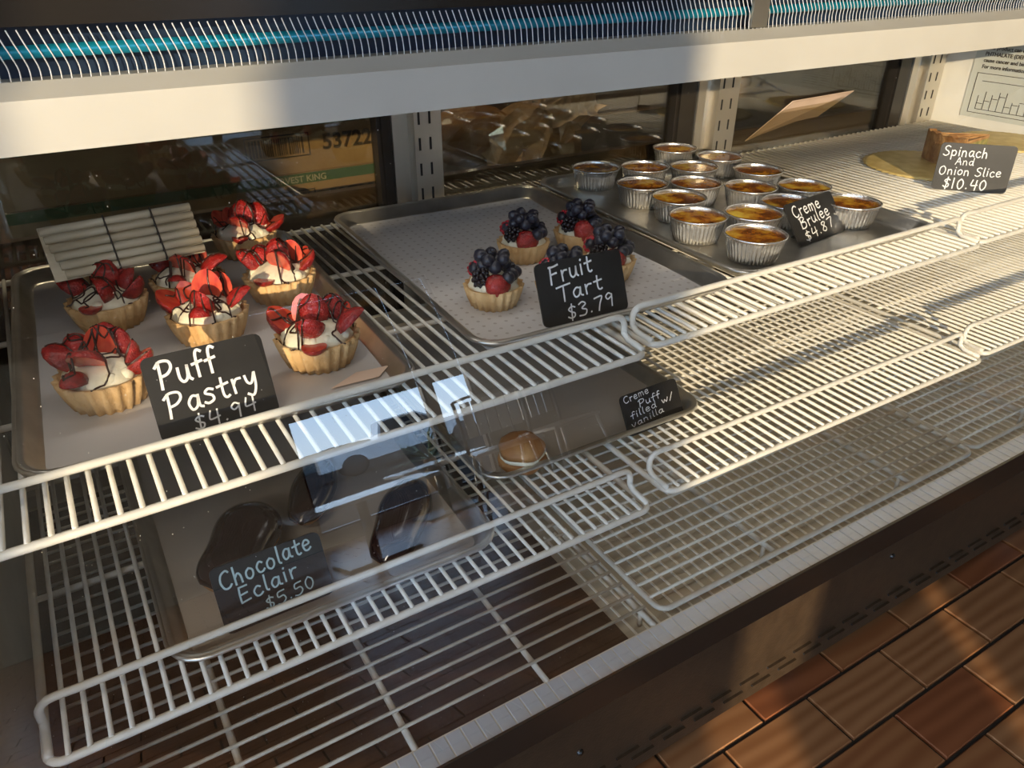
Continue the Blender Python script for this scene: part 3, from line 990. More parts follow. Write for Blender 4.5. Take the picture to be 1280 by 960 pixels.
# ---- eclairs and cream puffs on the lower shelf
PB2 = -1.575 + 0.006
def eclair(label, a, b, w, seed, zoff=0):
    pa = onz(*a, PB2 + 0.09); pb = onz(*b, PB2 + 0.09)
    d = pb - pa; L = d.length
    o = thing('chocolate_eclair', label, 'eclair', ((pa.x + pb.x) / 2, (pa.y + pb.y) / 2, ZU(PB2)), math.atan2(d.y, d.x), 'chocolate eclairs on the lower tray')
    rnd = random.Random(seed)
    n = 16
    def prof(t):
        return (max(0.0, 1 - abs(2 * t - 1) ** 3.2)) ** 0.5 * (1 + 0.07 * math.sin(t * 9 + seed))
    def body(name, m, k, z0, half):
        mb = MB(); vs = []; fs = []; nu = 16
        for i in range(n + 1):
            t = 0.004 + 0.992 * i / n
            r = prof(t) * w * U / 2 * k
            for j in range(nu + (1 if half else 0)):
                ang = (math.pi * 1.05 * j / nu - 0.025 * math.pi) if half else 2 * math.pi * j / nu
                vs.append(((t - 0.5) * L * (k if k > 1 else 1), r * math.cos(ang), z0 + r * 0.72 * math.sin(ang)))
        mm = nu + 1 if half else nu
        for i in range(n):
            for j in range(nu):
                j2 = j + 1 if half else (j + 1) % nu
                fs.append((i * mm + j, i * mm + j2, (i + 1) * mm + j2, (i + 1) * mm + j))
        mb.add(vs, fs, True)
        mb.build(name, m, o)
    h = w * U / 2 * 0.72
    body('choux', M_PASTRY, 1.0, h, False)
    body('chocolate_glaze', M_GLAZE, 1.035, h * 1.02, True)
    return o
eclair('large dark chocolate eclair behind the left part of the eclair sign', (273, 728), (322, 628), 0.185, 1)
eclair('chocolate eclair lying right of the eclair sign, toasted end showing', (481, 692), (518, 592), 0.15, 2)
eclair('chocolate eclair further back, between the two front eclairs', (374, 640), (402, 565), 0.13, 3)

def cream_puff(label, px, py, seed):
    p = onz(px, py, PB2 + 0.05)
    o = thing('cream_puff', label, 'cream puff', (p.x, p.y, ZU(PB2)), seed, 'cream puffs on the lower tray')
    r = 0.085 * U
    md = lambda i, a: 1 + 0.05 * math.sin(5 * a + seed + i)
    MB().lathe([(0.001, 0), (r * 0.8, 0), (r, r * 0.25), (r * 0.97, r * 0.45), (r * 0.5, r * 0.5), (0.001, r * 0.5)], 24, mod=md).build('choux_base', M_PASTRY, o)
    MB().lathe([(0.001, r * 0.45), (r * 0.86, r * 0.48), (r * 0.93, r * 0.6), (r * 0.84, r * 0.72), (0.001, r * 0.74)], 24, mod=md).build('vanilla_cream', M_CREAM, o)
    MB().lathe([(0.001, r * 0.70), (r * 0.95, r * 0.72), (r * 0.92, r * 0.95), (r * 0.65, r * 1.2), (r * 0.3, r * 1.3), (0.001, r * 1.32)], 24, mod=md).build('choux_top', M_PASTRY, o)
cream_puff('round brown cream puff near the tray front, left of its sign', 652, 565, 1)


# ================================================================== SIGNS (handwritten)
G = {  # stroke letters: (advance, [strokes]); cap height 1, x-height 0.6
 'P': (.62, [[(0.08, 0), (.12, .5), (.14, 1)], [(.0, .85), (.2, 1.02), (.5, .95), (.55, .7), (.38, .5), (.13, .45)]]),
 'B': (.62, [[(.08, 0), (.1, .5), (.12, 1)], [(.02, .95), (.35, 1.02), (.48, .8), (.14, .55)], [(.14, .55), (.5, .48), (.52, .12), (.3, -.02), (.06, .04)]]),
 'F': (.55, [[(.08, 0), (.12, 1)], [(.05, .98), (.3, .97), (.55, 1.02)], [(.1, .55), (.42, .58)]]),
 'T': (.62, [[(.3, 0), (.32, .97)], [(.0, .93), (.3, .97), (.65, 1.0)]]),
 'C': (.6, [[(.52, .88), (.4, 1.0), (.15, .85), (.06, .45), (.2, .05), (.42, .02), (.55, .15)]]),
 'S': (.55, [[(.48, .9), (.3, 1.0), (.1, .85), (.15, .6), (.4, .42), (.45, .15), (.22, -.02), (.02, .1)]]),
 'A': (.62, [[(.02, 0), (.16, .5), (.3, 1.0), (.42, .5), (.55, 0)], [(.12, .38), (.5, .4)]]),
 'O': (.68, [[(.32, 1.0), (.1, .8), (.08, .3), (.28, .0), (.52, .2), (.55, .7), (.38, .98), (.3, 1.0)]]),
 'E': (.55, [[(.45, .95), (.1, .97)], [(.1, .97), (.07, .5), (.08, .02)], [(.08, .5), (.4, .52)], [(.08, .02), (.48, .06)]]),
 'V': (.6, [[(.02, .95), (.25, .0), (.52, 1.0)]]),
 'u': (.5, [[(.06, .58), (.06, .2), (.18, .02), (.34, .15), (.4, .58)], [(.4, .58), (.4, .15), (.48, .02)]]),
 'f': (.4, [[(.42, .92), (.3, 1.0), (.2, .8), (.18, .0)], [(.02, .52), (.38, .56)]]),
 'a': (.5, [[(.4, .5), (.22, .6), (.06, .35), (.14, .03), (.32, .12), (.4, .5)], [(.41, .56), (.4, .12), (.5, .02)]]),
 's': (.42, [[(.36, .52), (.2, .6), (.08, .46), (.3, .28), (.32, .08), (.14, .0), (.02, .08)]]),
 't': (.42, [[(.2, .9), (.19, .2), (.28, .02), (.38, .06)], [(.02, .58), (.4, .62)]]),
 'r': (.4, [[(.08, .6), (.1, .0)], [(.1, .38), (.2, .56), (.36, .56)]]),
 'y': (.48, [[(.05, .58), (.1, .28), (.24, .2), (.38, .58)], [(.4, .6), (.36, .0), (.22, -.34), (.04, -.22)]]),
 'i': (.22, [[(.1, .58), (.11, .0)], [(.11, .82), (.13, .86)]]),
 'e': (.48, [[(.07, .32), (.38, .36), (.34, .56), (.18, .6), (.06, .38), (.12, .06), (.28, .0), (.42, .1)]]),
 'm': (.68, [[(.06, .58), (.07, .0)], [(.07, .4), (.2, .6), (.3, .42), (.3, .0)], [(.3, .42), (.46, .6), (.56, .42), (.58, .0)]]),
 'n': (.5, [[(.06, .58), (.07, .0)], [(.07, .4), (.22, .6), (.36, .44), (.4, .0)]]),
 'l': (.22, [[(.1, 1.0), (.09, .15), (.18, .0)]]),
 'p': (.5, [[(.07, .58), (.08, -.35)], [(.08, .42), (.24, .6), (.42, .4), (.34, .06), (.08, .1)]]),
 'c': (.44, [[(.36, .5), (.22, .6), (.06, .36), (.14, .04), (.3, .0), (.42, .1)]]),
 'h': (.5, [[(.08, 1.0), (.08, .0)], [(.08, .36), (.24, .58), (.37, .42), (.4, .0)]]),
 'd': (.52, [[(.38, .44), (.22, .58), (.06, .34), (.14, .03), (.32, .1), (.4, .4)], [(.42, 1.0), (.41, .1), (.48, .0)]]),
 'o': (.5, [[(.24, .6), (.08, .44), (.08, .14), (.24, .0), (.4, .16), (.4, .46), (.24, .6)]]),
 'v': (.46, [[(.04, .58), (.2, .02), (.4, .6)]]),
 'w': (.66, [[(.04, .58), (.16, .02), (.3, .45), (.44, .02), (.6, .62)]]),
 '/': (.4, [[(.02, -.1), (.36, 1.0)]]),
 '$': (.5, [[(.42, .78), (.26, .88), (.08, .72), (.2, .52), (.38, .36), (.34, .12), (.16, .08), (.02, .2)], [(.26, 1.05), (.2, -.1)]]),
 '.': (.22, [[(.08, .02), (.1, .05)]]),
 '4': (.55, [[(.14, .98), (.06, .48), (.26, .44), (.48, .5)], [(.42, .95), (.38, .0)]]),
 '9': (.52, [[(.4, .82), (.24, .98), (.08, .78), (.18, .55), (.4, .72)], [(.41, .85), (.36, .0)]]),
 '3': (.52, [[(.06, .88), (.26, 1.0), (.42, .8), (.2, .55), (.44, .36), (.34, .04), (.04, .06)]]),
 '7': (.5, [[(.02, .94), (.44, .98), (.3, .5), (.2, .0)]]),
 '8': (.52, [[(.4, .85), (.24, 1.0), (.08, .82), (.38, .3), (.26, .0), (.06, .2), (.2, .5), (.4, .85)]]),
 '5': (.52, [[(.44, .98), (.12, .95), (.1, .58), (.36, .58), (.44, .25), (.24, .0), (.03, .08)]]),
 '1': (.28, [[(.1, 1.0), (.1, .0)]]),
 '0': (.52, [[(.24, .98), (.07, .7), (.08, .25), (.24, .0), (.42, .3), (.41, .72), (.24, .98)]]),
 ' ': (.35, []),
 '-': (.45, [[(.05, .4), (.38, .44)]]),
}
def twidth(s):
    return sum(G[c][0] + 0.08 for c in s)

def handwriting(s, x, y, h, slope=0.0, wd=0.085, squash=1.0, seed=0):
    rnd = random.Random(seed)
    mb = MB()
    cx = 0.0
    for c in s:
        adv, strokes = G[c]
        jy = rnd.uniform(-.05, .05)
        for st in strokes:
            pts = [((cx + px) * h * squash, (py + jy) * h) for px, py in st]
            pts = [Vector((px, py + px * slope, 0)) for px, py in pts]
            if len(pts) > 2: pts = catmull(pts, 4)
            w = wd * h * 0.5
            vs = []; fs = []
            N = len(pts)
            for i, p in enumerate(pts):
                t = (pts[min(i + 1, N - 1)] - pts[max(i - 1, 0)]).normalized()
                nn = Vector((-t.y, t.x, 0))
                e = t * (w * (-1 if i == 0 else 1 if i == N - 1 else 0)) * 0.8
                vs += [p + e + nn * w + Vector((x, y, 0)), p + e - nn * w + Vector((x, y, 0))]
            for i in range(N - 1):
                fs.append((2 * i, 2 * i + 1, 2 * i + 3, 2 * i + 2))
            mb.add([(v.x, -0.0003, v.y) for v in vs], [f[::-1] for f in fs])
        cx += adv + 0.08
    return mb

def sign(label, bl, br, tl, trr, zb, lines, chalk=M_CHALK, sup=True):
    """leaning card; width, lean and height follow from the four corners, its foot stands on plane zb"""
    A = onz(*bl, zb); B = onz(*br, zb)
    mid = (A + B) / 2
    xd = (B - A).normalized()
    back = Vector((0, 0, 1)).cross(xd)          # pointing into the case
    if back.y < 0: back = -back
    cpos = Vector((0, 0, HC))
    r = ray((tl[0] + trr[0]) / 2, (tl[1] + trr[1]) / 2).normalized()
    # intersect the ray with the plane spanned by 'up' and 'back' through mid (least squares)
    nrm = xd
    t = (mid - cpos).dot(nrm) / r.dot(nrm)
    T = cpos + r * t - mid
    hgt = math.hypot(T.dot(back), T.z)
    lean = math.atan2(T.dot(back), T.z)
    print('SIGN', label, 'w %.3f h %.3f lean %.1f' % ((B - A).length, hgt, math.degrees(lean)))
    lean = max(math.radians(4), min(math.radians(40), lean))
    W = (B - A).length
    o = thing('price_sign', label, 'sign', mid, math.atan2(xd.y, xd.x), 'black chalkboard price signs')
    L = bpy.data.objects.new('card', None)
    th = 0.0022
    mb = MB()
    pts = rrect(-W / 2, 0, W / 2, hgt, 0.006, 3)
    n = len(pts)
    mb.add([(a, 0, b) for a, b in pts] + [(a, th, b) for a, b in pts],
           [tuple(range(n - 1, -1, -1))[::-1], tuple(range(n, 2 * n))[::-1]] + [(i, (i + 1) % n, (i + 1) % n + n, i + n) for i in range(n)])
    bpy.data.objects.remove(L)
    card = mb.build('card', M_BOARD, o, None, (-lean, 0, 0))
    for k, (s, x, y, h, slope, sq) in enumerate(lines):
        lb = handwriting(s, -W / 2 + x * W, y * hgt, h * hgt, slope, 0.11, sq * W / (twidth(s) * h * hgt) if sq else 1.0, seed=k + len(s))
        lb.build('lettering', chalk, card)['label'] = 'handwritten chalk words' if not s.startswith('$') else 'handwritten chalk price'
    if sup:
        ft = MB()
        ft.box((-W * 0.30, 0.002, 0), (W * 0.30, 0.030, 0.0018))
        ft.build('foot', M_BOARD, o)
    return o

sign('black chalk sign reading Puff Pastry among the strawberry tarts', (204, 556), (351, 515), (175, 449), (327, 415), TRAY_B,
     [('Puff', 0.10, 0.62, 0.30, 0.10, 0.50), ('Pastry', 0.10, 0.27, 0.27, 0.12, 0.80), ('$4.94', 0.28, 0.05, 0.18, 0.08, 0.56)])
sign('black chalk sign reading Fruit Tart in front of the berry tarts', (681, 411), (786, 386), (668, 327), (776, 314), TRAY_B,
     [('Fruit', 0.14, 0.64, 0.27, 0.10, 0.52), ('Tart', 0.20, 0.34, 0.25, 0.08, 0.55), ('$3.79', 0.28, 0.05, 0.22, 0.08, 0.58)])
sign('black chalk sign reading Creme Brulee among the foil cups', (1001, 309), (1058, 287), (979, 255), (1039, 239), -1.066,
     [('Creme', 0.10, 0.64, 0.26, 0.05, 0.60), ('Brulee', 0.16, 0.36, 0.25, 0.10, 0.66), ('$4.87', 0.16, 0.06, 0.22, 0.12, 0.66)])
sign('black chalk sign reading Spinach And Onion Slice on the right shelf', (1163, 236), (1256, 243), (1184, 178), (1270, 186), -1.068,
     [('Spinach', 0.05, 0.74, 0.20, -0.01, 0.60), ('And', 0.24, 0.56, 0.15, 0.0, 0.26), ('Onion Slice', 0.05, 0.33, 0.18, 0.02, 0.84), ('$10.40', 0.15, 0.05, 0.22, 0.0, 0.60)])
sign('black chalk sign reading Chocolate Eclair on the lower tray', (284, 795), (419, 740), (262, 706), (399, 669), PB2,
     [('Chocolate', 0.06, 0.64, 0.26, 0.10, 0.86), ('Eclair', 0.18, 0.37, 0.24, 0.10, 0.56), ('$5.50', 0.38, 0.13, 0.19, 0.10, 0.48)], M_CHALKB)
sign('black chalk sign about vanilla filled cream puffs on the lower tray', (787, 547), (856, 520), (777, 492), (842, 476), PB2,
     [('Creme', 0.05, 0.80, 0.16, 0.08, 0.46), ('Puff', 0.28, 0.60, 0.17, 0.08, 0.40), ('filled w/', 0.10, 0.39, 0.16, 0.10, 0.80), ('vanilla', 0.08, 0.19, 0.15, 0.10, 0.60)])


# ================================================================== OTHER THINGS IN THE CASE
# striped glass reflection modelled as a ribbed panel over the rear tart
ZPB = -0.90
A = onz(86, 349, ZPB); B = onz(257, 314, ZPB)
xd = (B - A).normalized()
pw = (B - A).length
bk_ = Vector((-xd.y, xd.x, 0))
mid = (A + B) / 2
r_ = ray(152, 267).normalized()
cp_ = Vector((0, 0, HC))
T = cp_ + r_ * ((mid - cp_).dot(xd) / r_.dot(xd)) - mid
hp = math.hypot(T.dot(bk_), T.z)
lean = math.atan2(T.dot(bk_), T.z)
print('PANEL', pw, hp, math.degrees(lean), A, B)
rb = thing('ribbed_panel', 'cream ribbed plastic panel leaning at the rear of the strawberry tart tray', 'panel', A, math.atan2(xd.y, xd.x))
Lm = Matrix.Rotation(-lean, 4, 'X')
M_REFL_CREAM = mat('cream_plastic', (0.82, 0.74, 0.54), 0.25, color2=(0.58, 0.48, 0.32), vscale=14, stretch=(0.2, 1, 3))
bk = MB().box((-0.012, 0.002, 0), (pw, 0.004, hp)).build('backing', M_REFL_CREAM, rb, None, (-lean, 0, 0))
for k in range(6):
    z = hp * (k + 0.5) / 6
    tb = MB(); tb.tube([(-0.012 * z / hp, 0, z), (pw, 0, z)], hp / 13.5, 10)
    tb.build('rib', M_REFL_CREAM, rb, None, (-lean, 0, 0))  # ribs standing in for the stripes of the reflection
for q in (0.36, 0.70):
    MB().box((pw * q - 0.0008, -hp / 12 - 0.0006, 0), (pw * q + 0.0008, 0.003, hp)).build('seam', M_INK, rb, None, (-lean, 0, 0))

# slip sheet coloured as reflected sunlight on the strawberry tart liner
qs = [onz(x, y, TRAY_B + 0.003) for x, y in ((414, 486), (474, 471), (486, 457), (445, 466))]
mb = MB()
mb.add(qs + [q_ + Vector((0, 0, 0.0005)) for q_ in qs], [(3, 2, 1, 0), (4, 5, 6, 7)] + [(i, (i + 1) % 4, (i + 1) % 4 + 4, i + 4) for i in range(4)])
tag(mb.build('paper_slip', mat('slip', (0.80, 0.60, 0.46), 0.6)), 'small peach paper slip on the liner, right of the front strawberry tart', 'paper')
# gold boards and spinach slice
def board(label, px, py, r, z=-1.068):
    p = onz(px, py, z)
    mb = MB()
    md = lambda i, a: 1 + 0.018 * math.cos(46 * a)
    mb.lathe([(0.0005, 0), (r * U, 0), (r * U, 0.0022), (r * U * 0.93, 0.003), (0.0005, 0.003)], 138, mod=md)
    o = mb.build('cake_board', M_GOLD, None, (p.x, p.y, ZU(z) + 0.0008))
    tag(o, label, 'cake board', 'gold cake boards')
    return p
pb = board('round gold cake board under the spinach and onion slice', 1160, 208, 0.33)
board('round gold cake board lying bare behind the spinach sign, right', 1255, 178, 0.28, -1.068)
sp_ = thing('quiche_slice', 'browned spinach and onion quiche slice behind its sign', 'quiche', (*onz(1228, 203, -1.068).xy, ZU(-1.068) + 0.0042), math.pi - 0.35)
M_QUICHE = mat('quiche_filling', (0.42, 0.33, 0.10), 0.6, color2=(0.12, 0.14, 0.03), vscale=55, bump=0.6, bscale=90)
M_QCRUST = mat('quiche_crust', (0.48, 0.27, 0.10), 0.7, color2=(0.25, 0.11, 0.03), vscale=50, bump=0.7, bscale=120)
def wedge(r0, r1, h0, h1, a, n=12):
    mb = MB(); vs = []
    for k in range(n + 1):
        w = -a / 2 + a * k / n
        for r, z in ((r0, h0), (r1, h0), (r1, h1), (r0, h1)):
            vs.append((r * math.cos(w), r * math.sin(w), z + (0.0025 * math.sin(k * 2.3) if z == h1 else 0)))
    fs = [(0, 1, 2, 3), (4 * n + 3, 4 * n + 2, 4 * n + 1, 4 * n)]
    for k in range(n):
        for j in range(4):
            fs.append((4 * k + j, 4 * k + 4 + j, 4 * k + 4 + (j + 1) % 4, 4 * k + (j + 1) % 4))
    return mb.add(vs, fs)
wedge(0.005, 0.092, 0.004, 0.040, 0.95).build('filling', M_QUICHE, sp_)
wedge(0.005, 0.094, 0.0, 0.004, 0.96).build('bottom_crust', M_QCRUST, sp_)
wedge(0.092, 0.104, 0.0, 0.050, 0.97).build('rim_crust', M_QCRUST, sp_)
wedge(0.004, 0.093, 0.040, 0.044, 0.95).build('browned_top', M_QCRUST, sp_)

# blank black folded tag at the rear
p = onz(1132, 143, -1.07)
ft = thing('folded_tag', 'blank black folded tag card standing at the rear corner of the shelf', 'sign', (p.x, p.y, ZU(-1.07)), -0.5)
MB().box((-0.036, 0, 0), (0.036, 0.0016, 0.048)).build('front_leaf', M_BOARD, ft, None, (-0.5, 0, 0))
MB().box((-0.036, 0, 0), (0.036, 0.0016, 0.048)).build('rear_leaf', M_BOARD, ft, (0, 0.046, 0), (0.5, 0, 0))
MB().box((0, 0, 0), (0.055, 0.04, 0.0015)).build('white_flap', M_PAPER, ft, (0.034, -0.004, 0.001))

# reflection in the rear door glass, modelled as a beige sheet
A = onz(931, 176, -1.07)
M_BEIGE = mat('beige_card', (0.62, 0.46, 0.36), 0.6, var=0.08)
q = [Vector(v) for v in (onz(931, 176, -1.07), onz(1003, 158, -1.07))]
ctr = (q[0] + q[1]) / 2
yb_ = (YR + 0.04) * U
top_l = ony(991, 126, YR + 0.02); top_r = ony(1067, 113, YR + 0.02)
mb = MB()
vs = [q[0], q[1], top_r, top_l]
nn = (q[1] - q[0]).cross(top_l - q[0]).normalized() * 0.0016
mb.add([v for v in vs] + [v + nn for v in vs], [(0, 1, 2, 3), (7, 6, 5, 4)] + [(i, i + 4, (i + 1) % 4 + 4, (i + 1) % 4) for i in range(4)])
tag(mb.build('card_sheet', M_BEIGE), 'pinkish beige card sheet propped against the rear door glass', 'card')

# crumpled paper and film bundle behind the middle of the rear door
M_FILM = glass_mat('clear_film', 0.22, (0.9, 0.88, 0.82))
bun = thing('wrapped_loaf', 'crumpled kraft paper and clear film bundle behind the rear door glass', 'package', (2.35 * U, 3.85 * U, ZU(-1.10)))
def crumple(name, m, w, d, h, seed, loc, rot=(0, 0, 0), amp=0.012):
    rnd = random.Random(seed); N = 9
    vs = []; fs = []
    for i in range(N + 1):
        for j in range(N + 1):
            u, v = i / N, j / N
            z = h * (1 - (2 * u - 1) ** 2) * (1 - 0.6 * (2 * v - 1) ** 2)
            vs.append(((u - .5) * w + rnd.uniform(-1, 1) * amp * .5, (v - .5) * d + rnd.uniform(-1, 1) * amp * .5, z + rnd.uniform(-1, 1) * amp))
    for i in range(N):
        for j in range(N):
            a = i * (N + 1) + j
            fs.append((a, a + N + 1, a + N + 2, a + 1))
    MB().add(vs, fs).build(name, m, bun, loc, rot)
crumple('kraft_wrap', M_KRAFT, 0.24, 0.16, 0.08, 3, (0.03, 0.0, 0.02), (0.5, 0.0, 0.25))
crumple('paper_flap', M_KRAFT, 0.14, 0.10, 0.03, 4, (0.10, -0.03, 0.10), (0.9, -0.3, 0.4))
crumple('film', M_FILM, 0.30, 0.20, 0.12, 6, (-0.04, 0.0, 0.04), (0.6, 0.2, 0.1), 0.02)
MB().ball((-0.08, 0.02, 0.05), 0.07, 16, 10, (1.3, 0.8, 0.8)).build('loaf', M_PASTRY, bun)

# counter behind the case and cardboard cartons on it
ct = thing('back_counter', 'dark counter ledge running behind the case doors', 'counter', (2.5 * U, 4.3 * U, 0))
MB().box((-3.2 * U, -0.75 * U, 0), (3.2 * U, 0.9 * U, ZU(-1.28))).build('cabinet', M_PANEL, ct)
MB().box((-3.2 * U, -0.78 * U, ZU(-1.28)), (3.2 * U, 0.9 * U, ZU(-1.24))).build('worktop', M_BLACKM, ct)

def text_mesh(s, size, m, name='lettering', bold=0.0):
    cu = bpy.data.curves.new(name, 'FONT')
    cu.body = s
    cu.size = size
    cu.offset = bold
    cu.extrude = 0.0002
    o = bpy.data.objects.new(name, cu)
    COL.objects.link(o)
    dg = bpy.context.evaluated_depsgraph_get()
    me = bpy.data.meshes.new_from_object(o.evaluated_get(dg))
    bpy.data.objects.remove(o)
    me.materials.clear()
    me.materials.append(m)
    return me
T_NUM = text_mesh('53722', 0.034, M_INK, bold=0.0008)
T_KING = text_mesh('HARVEST KING', 0.014, mat('pale_print', (0.45, 0.42, 0.32), 0.7), bold=0.0002)
bar = MB()
xb = 0.0
rnd = random.Random(5)
while xb < 0.085:
    w = rnd.choice([0.0012, 0.0018, 0.003])
    bar.box((xb, -0.0006, 0), (xb + w, 0, 0.026)); xb += w + rnd.choice([0.001, 0.0016, 0.0026])
for a, b in (((-0.006, -0.0006, -0.005), (0.095, 0, -0.003)), ((-0.006, -0.0006, 0.029), (0.095, 0, 0.031)), ((-0.006, -0.0006, -0.005), (-0.004, 0, 0.031)), ((0.093, -0.0006, -0.005), (0.095, 0, 0.031))):
    bar.box(a, b)
BARME = bar.mesh('barcode', M_INK)
bh = 0.268 * U
names = ['bottom of the three', 'middle of the three', 'topmost of the three']
for k in range(3):
    zb = ZU(-1.24) + k * bh
    c = thing('carton', 'flat cardboard carton behind the left rear door, ' + names[k] + ' stacked', 'box', (1.02 * U, 3.72 * U, zb), 0, 'stacked cartons')
    MB().bevbox((-1.2 * U, 0, 0.0005), (0.62 * U, 0.30, bh - 0.001), 0.003).build('body', M_CARD, c)
    MB().box((-1.2 * U, -0.0005, bh * 0.80), (0.62 * U, 0.0, bh * 0.98)).build('green_band', M_GREEN, c)
    inst('brand_lettering', T_KING, c, (-0.04, -0.0007, bh * 0.83), (math.pi / 2, 0, 0))
    inst('number_lettering', T_NUM, c, (0.055, -0.0007, bh * 0.36), (math.pi / 2, 0, 0))
    inst('barcode', BARME, c, (-0.06, 0, bh * 0.34))

# printed notice on the right end wall
def rw(px, py):
    d = ray(px, py); t = (X_R - 0.0012) / d.x
    return Vector((0, 0, HC)) + d * t
nz0 = rw(1192, 150); nz1 = rw(1275, 168)
no = thing('notice_sheet', 'printed warning notice with diagram on the right end wall', 'notice', (X_R - 0.0015, 2.55 * U, ZU(-1.02)))
MB().box((0, -0.28, 0), (0.0012, 0.165, 0.36)).build('sheet', M_LABEL, no)
for k, s in enumerate(['WARNING', 'This product can expose you to chemicals including', 'PHTHALATE (DEHP), which is known to the State of California to', 'cause cancer and birth defects or other reproductive harm.', 'For more information go to www.P65Warnings.ca.gov']):
    inst('lettering', text_mesh(s, 0.0105, M_INK, bold=0.0002), no, (-0.0005, 0.145, 0.150 - k * 0.0125), (math.pi / 2, 0, -math.pi / 2))
dg_ = MB()
rnd = random.Random(3)
def ln(y0, z0, y1, z1, t=0.0005):
    dg_.box((-0.0006, min(y0, y1) - t, min(z0, z1) - t), (0, max(y0, y1) + t, max(z0, z1) + t))
for f in (0, 1):
    ln(0.15, 0.010 + f * 0.080, -0.02, 0.010 + f * 0.080); ln(0.15 - f * 0.17, 0.010, 0.15 - f * 0.17, 0.09)
for k in range(10):
    yv = 0.135 - k * 0.015
    ln(yv, 0.018, yv, 0.018 + rnd.uniform(0.02, 0.05)); ln(yv, 0.03 + 0.006 * (k % 4), yv - 0.012, 0.03 + 0.006 * (k % 4))
ln(0.135, 0.075, 0.0, 0.075); ln(0.135, 0.018, 0.0, 0.018)
for r in range(14):
    for c in range(3):
        ln(-0.035 - c * 0.03, 0.012 + r * 0.0058, -0.035 - c * 0.03 - rnd.uniform(0.01, 0.022), 0.012 + r * 0.0058)
dg_.build('diagram', M_INK, no)


# ================================================================== THE CAFE BEHIND (seen in the glass)
M_CHAIR = mat('chair_metal', (0.75, 0.73, 0.68), 0.35, 0.6)
M_CHAIRF = mat('chair_frame', (0.03, 0.03, 0.03), 0.35)
M_TABLE = mat('table_top', (0.62, 0.66, 0.68), 0.12, var=0.05)
def cafe_chair(label, x, y, rz):
    o = thing('cafe_chair', label, 'chair', (x, y, 0), rz, 'cafe chairs by the window')
    MB().bevbox((-0.2, -0.2, 0.43), (0.2, 0.2, 0.455), 0.008).build('seat', M_CHAIR, o)
    for k in range(5):
        MB().box((-0.17 + k * 0.07, 0.195, 0.56), (-0.11 + k * 0.07, 0.207, 0.84)).build('back_slat', M_CHAIR, o)
    fr = MB(); fr.tube(catmull([(-0.2, 0.19, 0.44), (-0.205, 0.205, 0.8), (-0.17, 0.21, 0.87), (0.17, 0.21, 0.87), (0.205, 0.205, 0.8), (0.2, 0.19, 0.44)], 4), 0.011, 8)
    fr.build('back_frame', M_CHAIRF, o)
    for sx in (-1, 1):
        for sy in (-1, 1):
            l = MB(); l.tube([(sx * 0.18, sy * 0.18, 0.435), (sx * 0.22, sy * 0.22, 0.0)], 0.011, 8)
            l.build('leg', M_CHAIR, o)
def cafe_table(label, x, y, w, d, rz=0):
    o = thing('cafe_table', label, 'table', (x, y, 0), rz, 'cafe tables by the window')
    MB().bevbox((-w / 2, -d / 2, 0.42), (w / 2, d / 2, 0.445), 0.006).build('table_top', M_TABLE, o)
    t = MB(); t.tube([(0, 0, 0.02), (0, 0, 0.42)], 0.03, 12); t.build('column', M_CHAIRF, o)
    MB().bevbox((-0.2, -0.2, 0), (0.2, 0.2, 0.02), 0.006).build('base', M_CHAIRF, o)
cafe_chair('pale slatted cafe chair reflected left of the pair in the front glass', 1.88, -2.95, math.pi + 0.3)
cafe_chair('pale slatted cafe chair reflected right of the pair in the front glass', 2.42, -3.25, math.pi - 0.2)
cafe_table('small pale cafe table reflected left of the chairs', 0.98, -2.95, 0.8, 0.5)
cafe_table('small pale cafe table reflected behind the chairs', 1.72, -3.75, 0.6, 0.45)
# outside
M_ASPH = mat('asphalt', (0.04, 0.036, 0.032), 0.95, var=0.2, spec=0.0)
M_HILL = mat('hill', (0.03, 0.035, 0.03), 0.95, var=0.3, vscale=0.5)
struct(MB().box((-60, -80, -0.15), (60, -4.4, -0.10)).build('ground', M_ASPH))
hb = MB(); N = 60; vs = []; fs = []
for i in range(N + 1):
    x = -60 + 160 * i / N
    h = 0.6 + 0.7 * math.sin(i * 0.33) + 0.5 * math.sin(i * 0.9 + 1)
    vs += [(x, -58, -0.2), (x, -64, h + 0.7), (x, -74, -0.2)]
for i in range(N):
    a = 3 * i
    fs += [(a, a + 3, a + 4, a + 1), (a + 1, a + 4, a + 5, a + 2)]
struct(hb.add(vs, fs, True).build('hills', M_HILL))
car = thing('pickup_truck', 'white pickup truck parked outside, reflected in the front glass', 'truck', (6.6, -19.5, -0.10), 0.15)
M_CARP = mat('car_paint', (0.75, 0.75, 0.74), 0.25, coat=0.5)
M_CARG = mat('car_glass', (0.02, 0.025, 0.03), 0.1)
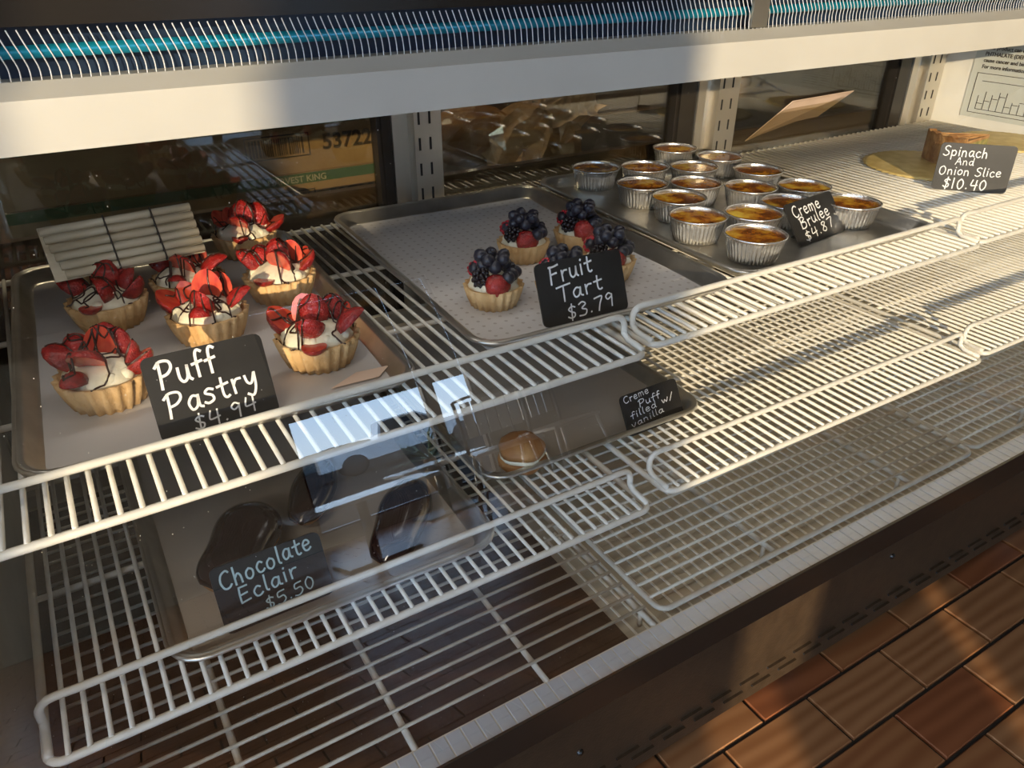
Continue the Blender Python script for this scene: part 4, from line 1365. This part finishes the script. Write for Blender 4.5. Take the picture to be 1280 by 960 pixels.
def prism(mb, pts, y0, y1):
    n = len(pts)
    return mb.add([(a, y0, b) for a, b in pts] + [(a, y1, b) for a, b in pts], [tuple(range(n)), tuple(range(2 * n - 1, n - 1, -1))] + [(i, i + n, (i + 1) % n + n, (i + 1) % n) for i in range(n)])
prism(MB(), [(-2.4, 0.4), (2.5, 0.4), (2.55, 0.75), (2.4, 0.95), (1.1, 1.02), (-2.4, 1.0)], -0.85, 0.85).build('body', M_CARP, car)
prism(MB(), [(1.1, 1.02), (0.4, 1.6), (-0.6, 1.62), (-0.75, 1.01)], -0.78, 0.78).build('cab', M_CARP, car)
prism(MB(), [(0.98, 1.06), (0.38, 1.54), (-0.55, 1.55), (-0.66, 1.06)], -0.79, 0.79).build('window_band', M_CARG, car)
for xx in (-1.5, 1.6):
    for yy in (-0.8, 0.8):
        c = MB(); c.lathe([(0.1, -0.1), (0.33, -0.1), (0.36, -0.06), (0.36, 0.06), (0.33, 0.1), (0.1, 0.1)], 18, close=True)
        c.build('wheel', M_RUBBER, car, (xx, yy, 0.36), (math.pi / 2, 0, 0))
pl = thing('palm_plant', 'spiky palm with fan leaves outside, reflected in the front glass', 'plant', (2.25, -5.4, -0.10))
M_PALM = mat('palm_leaf', (0.16, 0.17, 0.03), 0.5, var=0.3)
t_ = MB(); t_.tube([(0, 0, 0), (0.02, 0, 0.5)], [0.09, 0.06], 8); t_.build('trunk', M_PASTRY, pl)
rnd = random.Random(8)
for k in range(26):
    a = k * 2.4; el = rnd.uniform(0.0, 1.2); L = rnd.uniform(0.4, 0.6)
    d = Vector((math.cos(a) * math.cos(el), math.sin(a) * math.cos(el), math.sin(el)))
    s_ = d.cross(Vector((0, 0, 1))).normalized() * 0.016
    b0 = Vector((0.02, 0, 0.5)); m_ = b0 + d * L * 0.6; tp = b0 + d * L - Vector((0, 0, 0.08))
    up = s_.cross(d).normalized() * 0.004
    MB().add([b0 - s_ * .3, b0 + s_ * .3, m_ - s_, m_ + s_, tp, m_ + up, b0 + up], [(0, 1, 3, 2), (2, 3, 4), (0, 2, 5, 6), (1, 6, 5, 3), (2, 4, 5), (3, 5, 4)]).build('leaf', M_PALM, pl)
